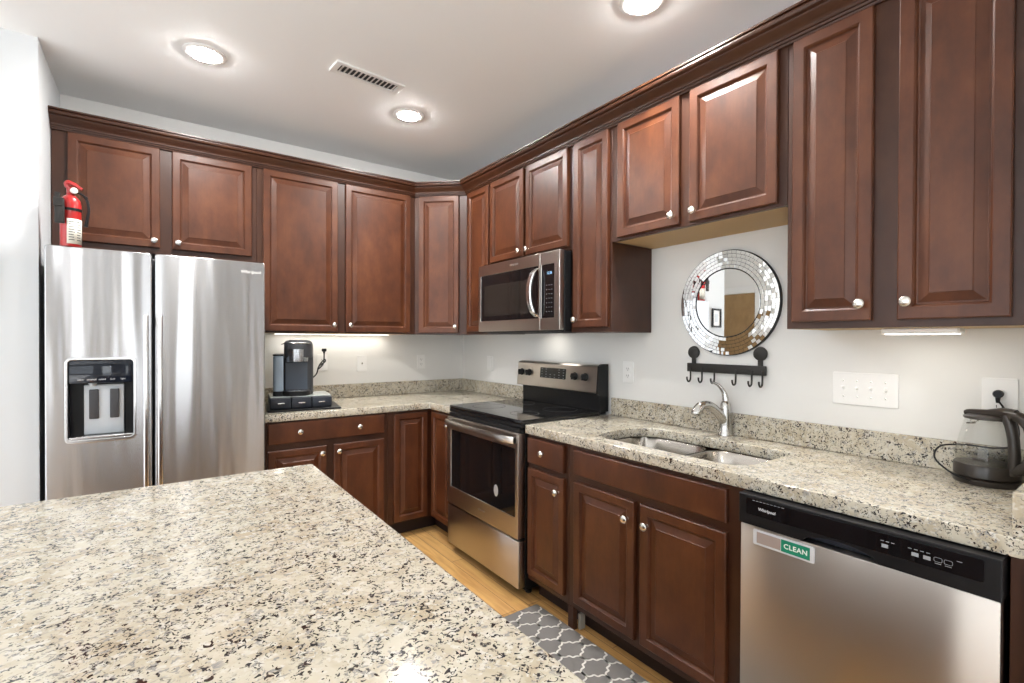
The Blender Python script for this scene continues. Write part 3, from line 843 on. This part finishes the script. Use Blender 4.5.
# control strip with a scooped grip
CF = -.682
loop = [(0, .772), (.205, .772), (.205, .7721)]
scoop = [(.190 + .19 * k / 12, .772 + .028 * math.sin(PI * k / 12) ** .5) for k in range(13)]
outer = [(0, .866), (0, .772)] + scoop + [(DW_, .772), (DW_, .866)]
bm = bm_new(); add_prism(bm, outer, CF, -.62, 'xz', 0.002); cs = obj('control_strip', bm, BLACK, dw, ang=40)
bm = bm_new(); add_prism(bm, [(CF + .012, .802), (CF + .040, .772), (CF + .052, .772), (CF + .052, .804), (CF + .012, .804)], .186, .384, 'yz'); obj('grip_pocket', bm, mat('grip_blue_sheen', (.07, .075, .095), .22), cs)  # bluish reflection is put into the pocket's colour
bm = from_curve('glossy_panel', [rrect(.025, DW_ - .028, .806, .858, .006, 3)], .0012, .0005, GLOSS, None); gp = obj('glossy_panel', stand(bm, 0, CF - .0008, 0), GLOSS, cs)
obj('logo', stand(text_bm('Whirlpool', .0125, .0003, .0001, 'CENTER', 1.0, .1), .090, CF - .0022, .829), INK, gp)
def mark(x0, x1, z0, z1, name='button_mark'):
    b = bm_new(); add_box(b, x0, x1, CF - .0026, CF - .0018, z0, z1); return obj(name, b, INKG, gp)
for k in range(9): mark(.046 + k * .011, .053 + k * .011, .852, .8535, 'vent_slot')
for x in (.385, .447, .470): mark(x, x + .014, .822, .831, 'button')
for x in (.383, .394, .405, .440, .452, .464, .476): mark(x, x + .007, .838, .8395)
for x in (.498, .517):
    b = stand(from_curve('o', [rrect(-.008, .008, -.0055, .0055, .003, 2), rrect(-.0073, .0073, -.0048, .0048, .0025, 2)], .0004, 0, INK, None), x, CF - .0022, .829)
    obj('button', b, INKG, gp)
    mark(x - .006, x + .006, .819, .8202)
mark(.532, .542, .838, .8392)

sg = thing('sliding_sign', 'slim CLEAN sign with a green slider stuck on the dishwasher front', 'sign', (0, DY, 0), RR)
bm = from_curve('plate', [rrect(.046, .224, .715, .763, .005, 4)], .0022, .001, SILVER, None)
obj('plate', stand(bm, 0, -.6775, 0), mat('frosted_sign_plate', (.62, .63, .65), .35), sg)
bm = bm_new(); add_box(bm, .058, .130, -.6808, -.6796, .722, .756, .0003); obj('blank_half', bm, mat('greyish_sign_cover', (.36, .29, .26), .3), sg)
bm = bm_new(); add_box(bm, .132, .212, -.6812, -.6796, .721, .757, .0003); gh = obj('green_half', bm, mat('sign_green', (.010, .23, .135), .4), sg)
obj('lettering', stand(text_bm('CLEAN', .0200, .0003, .0005, 'CENTER', 1.1), .173, -.6815, .739), mat('sign_white', (.8, .85, .8), .5), gh)

# ------------------------------------------------------------------ mosaic mirror and hook rack
mr = thing('round_mirror', 'round wall mirror with a silver mosaic tile border', 'mirror', (0, -2.492, 1.534), RR - .006)
RO, RI = 0.247, 0.164
bm = bm_new(); add_lathe(bm, [(RO + .003, 0), (RO + .003, .014), (RO, .016), (RI - .004, .016), (RI - .004, .010), (0, .010)], (0, -.002, 0), (0, -1, 0), 72); obj('backing', bm, BLACK, mr)
bm = bm_new()
rows = 5; dr = (RO - RI) / rows
for i in range(rows):
    r0 = RI + i * dr + .0008; r1 = RI + (i + 1) * dr - .0008
    n = int(2 * PI * (r0 + r1) / 2 / (.0225)); ph = random.random()
    for k in range(n):
        a0 = 2 * PI * (k + ph) / n + .0025; a1 = 2 * PI * (k + 1 + ph) / n - .0025
        tx = random.gauss(0, .007); tz = random.gauss(0, .007)
        pts = [(r0, a0), (r1, a0), (r1, a1), (r0, a1)]
        xy = [(r * math.cos(a), r * math.sin(a)) for r, a in pts]
        mx_ = sum(p[0] for p in xy) / 4; mz_ = sum(p[1] for p in xy) / 4
        F = [bm.verts.new((x, -.0205 + tx * (x - mx_) + tz * (z - mz_), z)) for x, z in xy]
        G = [bm.verts.new((x, -.0178, z)) for x, z in xy]
        bm.faces.new(F)
        for q in range(4): bm.faces.new((F[q], F[(q + 1) % 4], G[(q + 1) % 4], G[q]))
obj('mosaic_border', bm, MIRROR, mr, smooth=False)
bm = bm_new(); add_lathe(bm, [(RI - .002, .0), (RI - .002, .004), (RI - .005, .0055), (0, .0055)], (0, -.0122, 0), (0, -1, 0), 72); obj('mirror_glass', bm, MIRROR, mr, ang=20)

hk = thing('hook_rack', 'dark metal rack with six small hooks below the mirror', 'hook rack', (0, -2.479, 1.220), RR)
bm = bm_new(); add_box(bm, -.198, .198, -.020, -.004, -.021, .022, .003, 2); obj('bar', bm, BLACKM, hk)
for x in (-.166, .170):
    bm = bm_new(); add_lathe(bm, [(.030, 0), (.032, .004), (.030, .011), (.022, .014), (0, .015)], (x, -.003, .076), (0, -1, 0), 28); add_box(bm, x - .011, x + .011, -.012, -.003, .02, .07, .002)
    obj('medallion', bm, BLACKM, hk)
for x in (-.176, -.112, -.046, .062, .138, .186):
    bm = bm_new(); add_tube(bm, smooth_path([(x, -.021, .0), (x, -.021, -.050), (x, -.026, -.066), (x, -.040, -.070), (x, -.050, -.058), (x, -.051, -.046)], 5), .0042, 10)
    obj('hook', bm, BLACKM, hk)

# ------------------------------------------------------------------ wall plates
def plate_bm(w, h):
    b = from_curve('p', [rrect(-w / 2, w / 2, -h / 2, h / 2, .005, 3)], .003, .002, WHITE_P, None)
    return stand(b, 0, -.0032, 0)
def outlet(label, loc, rot, w=.075, h=.118, kind='outlet', group='white wall plates above the counters'):
    t = thing('wall_outlet' if kind == 'outlet' else ('light_switch' if kind != 'jack' else 'cable_jack'), label, 'outlet' if kind == 'outlet' else ('switch' if kind != 'jack' else 'jack'), loc, rot, group)
    obj('plate', plate_bm(w, h), WHITE_P, t)
    if kind == 'outlet':
        for z in (-.020, .020):
            b = from_curve('r', [rrect(-.017, .017, -.0145, .0145, .010, 4)], .0015, .0006, WHITE_P, None)
            rc = obj('receptacle', stand(b, 0, -.007, z), WHITE_P, t)
            b = bm_new(); add_box(b, -.0075, -.0055, -.0091, -.0084, z - .003, z + .006); add_box(b, .0055, .0075, -.0091, -.0084, z - .003, z + .006); add_lathe(b, [(.0022, 0), (.0022, .0006)], (0, -.0085, z - .008), (0, -1, 0), 10); obj('slots', b, SLOT, rc)
    elif kind == 'switch':
        b = from_curve('r', [rrect(-.017, .017, -.033, .033, .002, 2)], .002, .001, WHITE_P, None); obj('rocker', stand(b, 0, -.0075, 0), WHITE_P, t)
    elif kind == 'jack':
        b = bm_new(); add_lathe(b, [(.006, 0), (.006, .004), (.004, .005), (.004, .010), (0, .010)], (0, -.006, 0), (0, -1, 0), 12); obj('connector', b, NICKEL, t)
    elif kind == 'toggles':
        for k in range(4):
            x = (k - 1.5) * .046
            up = k % 2
            b = bm_new(); add_box(b, x - .005, x + .005, -.0075, -.005, -.012, .012, .001); e = obj('toggle_slot', b, WHITE_P, t)
            b = bm_new(); s_ = (-1, -.7, -1, .8)[k] * -1
            add_tube(b, [(x, -.006, 0), (x, -.020, .009 * s_)], [.0048, .0040], 8); obj('toggle', b, WHITE_P, t)
            b = bm_new()
            for z in (-.030, .030): add_lathe(b, [(.003, 0), (.003, .001), (0, .0014)], (x, -.0062, z), (0, -1, 0), 10)
            obj('screws', b, NICKEL, t)
    return t
outlet('white coaxial jack plate on the back wall, right of the coffee maker', (-0.908, 0, 1.170), 0, .078, .125, 'jack')
outlet('white outlet on the back wall nearest the room corner', (-0.407, 0, 1.172), 0, .072, .116)
outlet('white outlet on the back wall behind the coffee maker', (-1.205, 0, 1.185), 0, .075, .118)
outlet('white rocker switch plate beside the left of the range backguard', (0, -0.440, 1.165), RR, .085, .118, 'switch')
outlet('white outlet just right of the range backguard', (0, -1.885, 1.172), RR, .078, .122)
outlet('white four-toggle switch plate right of the hook rack', (0, -3.047, 1.169), RR, .215, .126, 'toggles')
ko = outlet('white outlet behind the kettle with a black plug in it', (0, -3.420, 1.164), RR, .085, .145)

# ------------------------------------------------------------------ kettle
kt = thing('electric_kettle', 'glass electric kettle with a black base, lid and handle', 'kettle', (-0.104, -3.408, CT))
kt.scale = (.92, .92, .92)
def mk_clear(name, tint, ior=1.45):
    m = bpy.data.materials.new(name); m.use_nodes = True
    nd, ln = m.node_tree.nodes, m.node_tree.links
    nd.remove(nd['Principled BSDF'])
    tr = nd.new('ShaderNodeBsdfTransparent'); tr.inputs[0].default_value = (*tint, 1)
    gl = nd.new('ShaderNodeBsdfGlossy'); gl.inputs['Roughness'].default_value = .03
    lw_ = nd.new('ShaderNodeLayerWeight'); lw_.inputs[0].default_value = .12
    fr_ = nd.new('ShaderNodeMath'); fr_.operation = 'MULTIPLY_ADD'; fr_.inputs[1].default_value = .28; fr_.inputs[2].default_value = .025
    ln.new(lw_.outputs['Facing'], fr_.inputs[0])
    mx = nd.new('ShaderNodeMixShader')
    ln.new(fr_.outputs[0], mx.inputs[0]); ln.new(tr.outputs[0], mx.inputs[1]); ln.new(gl.outputs[0], mx.inputs[2])
    ln.new(mx.outputs[0], nd['Material Output'].inputs[0])
    return m
KG = mk_clear('kettle_glass', (.988, .99, .985), 1.35)
KB = mat('dark_bronze_plastic', (0.030, 0.024, 0.020), 0.32, coat=.3)
bm = bm_new(); add_lathe(bm, [(.084, .0005), (.086, .004), (.086, .018), (.080, .021), (0, .021)], (0, 0, 0), (0, 0, 1), 40); obj('power_base', bm, KB, kt)
bm = bm_new(); add_lathe(bm, [(.081, .0225), (.085, .027), (.085, .062), (.083, .066), (.074, .068), (0, .068)], (0, 0, 0), (0, 0, 1), 40); obj('heater_base', bm, KB, kt)
bm = bm_new()
gp_ = [(.0815, .066), (.0825, .085), (.079, .115), (.071, .155), (.061, .195), (.056, .218)]
add_lathe(bm, gp_ + [(r - .0022, h) for r, h in reversed(gp_)], (0, 0, 0), (0, 0, 1), 40)
obj('glass_body', bm, KG, kt, ang=60)
bm = bm_new(); add_lathe(bm, [(.0775, .0685), (.0790, .086), (.0785, .090), (0, .090)], (0, 0, 0), (0, 0, 1), 36); obj('water', bm, mk_clear('water', (.96, .965, .95), 1.33), kt)
hd = Vector((-0.50, -0.86, 0)).normalized()
sd_ = Vector((hd.y, -hd.x, 0))
bm = bm_new()
add_lathe(bm, [(.0575, .216), (.060, .219), (.060, .224), (.052, .228), (.030, .230), (0, .2305)], (0, 0, 0), (0, 0, 1), 36)
obj('lid', bm, KB, kt)
bm = bm_new()
b1 = [(-.074, .228), (-.055, .231), (.0, .233), (.05, .236), (.085, .230)]
add_tube(bm, smooth_path([hd * a + Vector((0, 0, h)) for a, h in b1], 6), [.004, .006, .008, .013, .016], 12, 1.9)
add_tube(bm, smooth_path([hd * a + Vector((0, 0, h)) for a, h in ((.062, .236), (.074, .20), (.082, .15), (.084, .09), (.080, .045))], 6), [.017, .016, .015, .016, .015], 12, 1.1)
add_tube(bm, smooth_path([hd * a + Vector((0, 0, h)) for a, h in ((.060, .240), (.100, .234), (.126, .205), (.134, .150), (.126, .098), (.104, .070), (.078, .058))], 6), [.016, .016, .0145, .0135, .0135, .015, .017], 12, 1.1)
obj('handle', bm, KB, kt, ang=60)
bm = bm_new()
c_ = -hd * .052
add_tube(bm, [c_ + Vector((0, 0, .222)), c_ + Vector((0, 0, .196))], .0022, 6); add_tube(bm, [-hd * .040 + Vector((0, 0, .222)), -hd * .028 + Vector((0, 0, .205))], .0018, 6)
add_tube(bm, [c_ + sd_ * .016 + Vector((0, 0, .194)), c_ - sd_ * .016 + Vector((0, 0, .194))], .0030, 6); add_tube(bm, [c_ + Vector((0, 0, .196)), -hd * .028 + Vector((0, 0, .205))], .0018, 6)
obj('spout_filter', bm, NICKEL, kt)
bm = bm_new()
K = Vector((-.118, -3.412, CT))
cp = [(-.080, .020, .012), (-.088, .070, .030), (-.060, .122, .068), (-.010, .118, .105), (.045, .06, .112), (.076, .0, .108), (.085, -.055, .125), (.085, -.062, .190), (.086, -.030, .245), (.086, -.012, .275)]
add_tube(bm, smooth_path(cp, 8), .0030, 8); add_lathe(bm, [(.013, 0), (.014, .004), (.014, .018), (.011, .024), (0, .024)], (.1125 - .0095, -.012, .296), (-1, 0, 0), 16); add_tube(bm, [(.090, -.012, .292), (.086, -.012, .265)], [.008, .005], 8)
obj('cord', bm, BLACK, kt)

# ------------------------------------------------------------------ coffee maker on its pod drawer
DRZ = CT + .012
ty = thing('tray', 'thin dark tray under the pod drawer beside the refrigerator', 'tray', (-1.435, -0.418, CT), -.13)
bm = from_curve('tray', [rrect(-.212, .212, -.165, .165, .012, 3)], .0055, .002, BLACK, None)
for v in bm.verts: v.co.z += .006
obj('tray_board', bm, BLACK, ty)
NAVY = mat('navy_black_plastic', (0.018, 0.022, 0.032), 0.4)
pd = thing('pod_drawer', 'low black coffee pod drawer under the coffee maker', 'drawer', (-1.452, -0.400, DRZ), -.13)
bm = bm_new(); add_box(bm, -.178, .178, -.135, .150, .0, .008, .002); add_box(bm, -.178, .178, -.135, .150, .062, .070, .002); add_box(bm, -.178, -.170, -.135, .150, .008, .062); add_box(bm, .170, .178, -.135, .150, .008, .062); add_box(bm, -.17, .17, .14, .15, .008, .062); obj('body', bm, NAVY, pd)
bm = bm_new(); add_box(bm, -.176, .176, -.132, .148, .0705, .0745, .0015); obj('glass_top', bm, mat('pale_glass_top', (.46, .50, .48), .12), pd)
for k in range(3):
    x = -.117 + k * .117
    bm = bm_new(); add_box(bm, x - .056, x + .056, -.150, -.120, .006, .066, .004, 2); d = obj('drawer_front', bm, NAVY, pd)
    bm = bm_new(); add_box(bm, x - .020, x + .020, -.158, -.150, .033, .041, .003, 2); obj('pull', bm, SILVER, d)
CZ = DRZ + .0747
cm = thing('coffee_maker', 'single-serve pod coffee maker in black and silver', 'coffee maker', (-1.492, -0.382, CZ), -.22)
CMB = mat('coffee_maker_charcoal', (.050, .052, .057), .32)
CMS = mat('coffee_maker_steel', (.55, .56, .58), .25, metal=1.0)
bm = bm_new()
# rounded housing standing behind the cup bay
add_prism(bm, rrect(-.048, .125, -.035, .145, [.05, .03, .02, .03], 6), .0005, .325, 'xy', .004)
obj('housing', bm, CMB, cm, ang=40)
bm = bm_new()
hl = lambda s: rrect(-.072 * s + .024, .100 * s + .022, -.120 * s, .05 * s, [.03, .03, .07 * s, .07 * s], 8)
add_rings(bm, [[(x, y, z) for x, y in hl(s)] for s, z in ((.94, .238), (1.0, .246), (1.0, .318), (.97, .334), (.86, .345), (.6, .350))])
hd_ = obj('brew_head', bm, CMB, cm, ang=40)
bm = bm_new(); add_rings(bm, [[(x, y, z) for x, y in rrect(-.058 * s + .024, .072 * s + .022, -.128 * s, .0 * s, [.02, .02, .06 * s, .06 * s], 8)] for s, z in ((.88, .208), (.98, .214), (1.0, .240), (1.0, .292))])
obj('head_band', bm, CMS, hd_, ang=40)
bm = bm_new(); add_tube(bm, smooth_path([(-.060, -.060, .322), (-.035, -.122, .330), (.024, -.142, .332), (.085, -.122, .330), (.112, -.060, .322)], 6), .0055, 8, .6); obj('lid_handle', bm, CMS, hd_)
bm = bm_new()
for i in range(3):
    for j in range(3): add_lathe(bm, [(.009, 0), (.009, .002), (0, .0022)], (-.006 + i * .028, -.065 + j * .026, .3495), (0, 0, 1), 12)
obj('buttons', bm, BLACK, hd_)
bm = bm_new(); add_prism(bm, rrect(-.062, .108, -.135, -.020, [.02, .02, .06, .06], 8), .0005, .030, 'xy', .003); dt = obj('drip_tray', bm, BLACK, cm, ang=40)
bm = bm_new(); add_prism(bm, rrect(-.045, .090, -.118, -.036, [.01, .01, .045, .045], 6), .030, .0325, 'xy'); obj('grate', bm, CMS, dt)
bm = bm_new(); add_box(bm, -.040, .090, -.037, -.034, .034, .205, .001); obj('bay_panel', bm, mat('slate_blue_panel', (.075, .095, .125), .35), cm)
RES = mat('clear_blue_reservoir', (.33, .41, .50), .22)
bm = bm_new(); add_prism(bm, rrect(-.108, -.0495, -.105, .100, [.02, .02, .02, .01], 5), .030, .250, 'xy', .004); rs = obj('water_tank', bm, RES, cm, ang=40)
bm = bm_new(); add_prism(bm, rrect(-.110, -.0490, -.107, .102, [.02, .02, .02, .01], 5), .2505, .260, 'xy', .002); obj('tank_lid', bm, BLACK, rs)
bm = bm_new(); add_prism(bm, rrect(-.109, -.0492, -.106, .101, [.02, .02, .02, .01], 5), .0005, .0295, 'xy', .002); obj('tank_base', bm, BLACK, rs)
bm = bm_new()
add_tube(bm, smooth_path([(.120, .120, .090), (.150, .150, .120), (.165, .155, .170), (.205, .175, .200), (.200, .180, .215), (.170, .165, .180), (.160, .158, .150), (.195, .190, .190), (.202, .250, .255)], 6), .0045, 8)
add_box(bm, .186, .218, .238, .262, .268, .290, .005, 2); add_tube(bm, [(.202, .250, .255), (.202, .250, .272)], [.006, .008], 8)
obj('cord', bm, BLACK, cm)
bd = thing('cutting_board', 'thin white board standing behind the coffee maker at the refrigerator', 'board', (-1.640, -0.175, CT))
bm = bm_new(); add_prism(bm, rrect(-.085, .085, .0, .345, .02, 4), -.004, .004, 'yz', .001)
b_ = obj('board', bm, mat('white_board', (.74, .74, .72), .4), bd); b_.rotation_euler = (0, .02, 0); b_.location = (0, 0, .0015)

# ------------------------------------------------------------------ fire extinguisher on the refrigerator
ex = thing('fire_extinguisher', 'red fire extinguisher standing on top of the refrigerator', 'fire extinguisher', (-2.526, -0.690, 1.7835))
RED = mat('extinguisher_red', (.42, .018, .018), .28, coat=.4)
bm = bm_new(); add_lathe(bm, [(.036, 0), (.039, .004), (.039, .200), (.036, .218), (.026, .234), (.016, .242), (.015, .250), (0, .250)], (0, 0, 0), (0, 0, 1), 32); bo = obj('cylinder', bm, RED, ex, ang=50)
bm = bm_new(); add_lathe(bm, [(.013, .248), (.015, .252), (.015, .272), (.010, .276), (0, .276)], (0, 0, 0), (0, 0, 1), 18); add_box(bm, -.012, .014, -.012, .012, .264, .284, .003); obj('valve', bm, RED, ex)
bm = bm_new(); add_tube(bm, smooth_path([(.004, 0, .272), (-.012, -.002, .286), (-.010, -.006, .300), (.012, -.012, .294), (.042, -.020, .272)], 5), [.013, .014, .013, .010, .007], 10, .8); obj('top_lever', bm, RED, ex)
bm = bm_new(); add_tube(bm, smooth_path([(.006, 0, .262), (.036, -.010, .252), (.062, -.018, .236)], 5), [.007, .006, .0045], 10, .7); obj('carry_handle', bm, BLACK, ex)
bm = bm_new(); add_lathe(bm, [(.014, 0), (.014, .010), (.011, .012), (0, .012)], (.012, -.014, .262), (.3, -1, 0), 18); obj('gauge', bm, mat('gauge_face', (.72, .72, .70), .3), ex)
bm = bm_new(); add_tube(bm, smooth_path([(.016, 0, .266), (.052, -.004, .240), (.064, -.006, .190), (.058, -.008, .130), (.054, -.008, .100)], 6), [.006, .006, .006, .007, .008], 10); obj('hose', bm, BLACK, ex)
bm = bm_new()
add_box(bm, -.050, -.016, -.060, -.040, .100, .190, .003, 2); add_box(bm, -.054, -.018, -.062, -.030, .175, .215, .003); add_box(bm, -.050, -.030, -.055, -.035, .205, .240, .003); obj('wall_bracket', bm, BLACKM, ex)
bm = bm_new()
a = [(.0415 * math.cos(k * PI / 16), .0415 * math.sin(k * PI / 16)) for k in range(32)]
add_rings(bm, [[(x, y, .166) for x, y in a], [(x, y, .178) for x, y in a], [(x * .96, y * .96, .178) for x, y in a], [(x * .96, y * .96, .166) for x, y in a], [(x, y, .166) for x, y in a]], False, False); obj('strap', bm, BLACK, ex)
bm = bm_new(); k0, k1 = -105, -5
L = [[(.0396 * math.cos(math.radians(k0 + (k1 - k0) * i / 12)), .0396 * math.sin(math.radians(k0 + (k1 - k0) * i / 12)), z) for z in (.012, .128)] for i in range(13)]
add_rings(bm, L, False, False, closed=False)
lb = obj('label_sticker', bm, mat('label_paper', (.72, .70, .62), .5), bo)
sd = lb.modifiers.new('thickness', 'SOLIDIFY'); sd.thickness = .0006; sd.offset = 1
bm = bm_new()
for i in range(8):
    z = .112 - i * .012
    for (q0, q1) in ((-95, -62), (-52, -22)):
        L = [[(.0404 * math.cos(math.radians(q0 + (q1 - q0 - (i * 7) % 9) * j / 5)), .0404 * math.sin(math.radians(q0 + (q1 - q0 - (i * 7) % 9) * j / 5)), zz) for zz in (z, z + .004)] for j in range(6)]
        add_rings(bm, L, False, False, closed=False)
obj('label_print', bm, mat('label_ink', (.08, .08, .08), .6), lb)

# ------------------------------------------------------------------ floor mat
mt = thing('kitchen_mat', 'grey cushioned floor mat with a white trellis pattern', 'mat', (0, 0, 0))
MX0, MX1, MY0, MY1 = -1.100, -0.635, -3.05, -1.838
bm = from_curve('mat_base', [rrect(MX0, MX1, MY0, MY1, .012, 3)], .006, .003, BLACK, None)
for v in bm.verts: v.co.z += .0062
obj('mat_base', bm, mat('mat_grey', (.165, .155, .145), .7), mt)
bm = bm_new()
quarter = [(1, 0), (1.0, .13), (.955, .25), (.86, .335), (.73, .375), (.60, .375), (.545, .40), (.515, .45), (.5, .5), (.485, .55), (.455, .60), (.40, .625), (.27, .625), (.14, .665), (.045, .75), (0, .87), (0, 1)]
cw, ch = .067, .073; lw = .0042
def ribbon(pts):
    P = [Vector((p[0], p[1])) for p in pts]
    L_, R_ = [], []
    for i in range(len(P)):
        t_ = (P[min(i + 1, len(P) - 1)] - P[max(i - 1, 0)]).normalized(); n_ = Vector((-t_.y, t_.x)) * lw
        L_.append(P[i] + n_); R_.append(P[i] - n_)
    for i in range(len(P) - 1):
        q = [L_[i], L_[i + 1], R_[i + 1], R_[i]]
        if all(MX0 + .004 < v.x < MX1 - .004 and MY0 + .004 < v.y < MY1 - .004 for v in q):
            bm.faces.new([bm.verts.new((v.x, v.y, .0125)) for v in q])
cx0, cy0 = MX1 - .045, MY1 - .01
for i in range(-1, 8):
    for j in range(-1, 17):
        if (i + j) % 2: continue
        for sx in (1, -1):
            for sy in (1, -1):
                if sx * sy < 0: pass
                ribbon([(cx0 - (i + sx * x) * cw, cy0 - (j + sy * y) * ch) for x, y in quarter] if sx > 0 and sy > 0 or sx < 0 and sy > 0 else [])if sy > 0 else None
obj('trellis_pattern', bm, mat('mat_ivory', (.62, .60, .55), .7), mt, smooth=False)

# ------------------------------------------------------------------ ceiling lights and vent
LG = 'recessed ceiling lights'
def can(x, y, label):
    t = thing('recessed_light', label, 'ceiling light', (x, y, CEIL), 0, LG)
    b = bm_new(); add_lathe(b, [(.092, -.0005), (.092, -.003), (.086, -.006), (.066, -.007), (.062, -.006), (.062, -.0005)], (0, 0, 0), (0, 0, 1), 40); obj('trim_ring', b, TRIM, t)
    b = bm_new(); add_lathe(b, [(.0605, -.0030), (.0605, -.0065), (.055, -.0112), (.043, -.0140), (.025, -.0158), (0, -.0164)], (0, 0, 0), (0, 0, 1), 32); obj('diffuser', b, LAMP, t)
    sp = bpy.data.lights.new('recessed_beam', 'SPOT'); sp.energy = 62.0; sp.color = (1.0, 0.985, 0.96)
    sp.spot_size = math.radians(112); sp.spot_blend = 1.0; sp.shadow_soft_size = 0.055
    so = bpy.data.objects.new('recessed_beam', sp); COL.objects.link(so); so.location = (x, y, CEIL - .022)
can(-2.008, -0.947, 'recessed ceiling light at the left, in front of the refrigerator')
can(-0.934, -0.932, 'recessed ceiling light right of the ceiling vent')
can(-0.586, -2.447, 'recessed ceiling light above the sink counter, cut by the top edge')
can(-2.60, -4.60, 'unseen recessed-style ceiling light added behind the island')  # extra lamp out of view, added to brighten the room
vt = thing('ceiling_vent', 'white rectangular louvred air vent in the ceiling', 'vent', (-1.290, -1.212, CEIL), 0.085)
b = from_curve('vent', [rrect(-.188, .188, -.058, .058, .004, 2), rrect(-.158, .158, -.036, .036, .002, 1)], .005, .002, TRIM, None)
for v in b.verts: v.co.z -= .0055
obj('vent_frame', b, TRIM, vt)
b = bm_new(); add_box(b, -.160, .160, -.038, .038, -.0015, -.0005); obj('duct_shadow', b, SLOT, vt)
for k in range(13):
    x = -.146 + k * .0243
    b = bm_new(); add_rings(b, [[(x + .009, y, -.002), (x - .005, y, -.0098), (x - .0065, y, -.0095), (x + .0075, y, -.0017)] for y in (-.036, .036)])
    obj('louver', b, TRIM, vt)
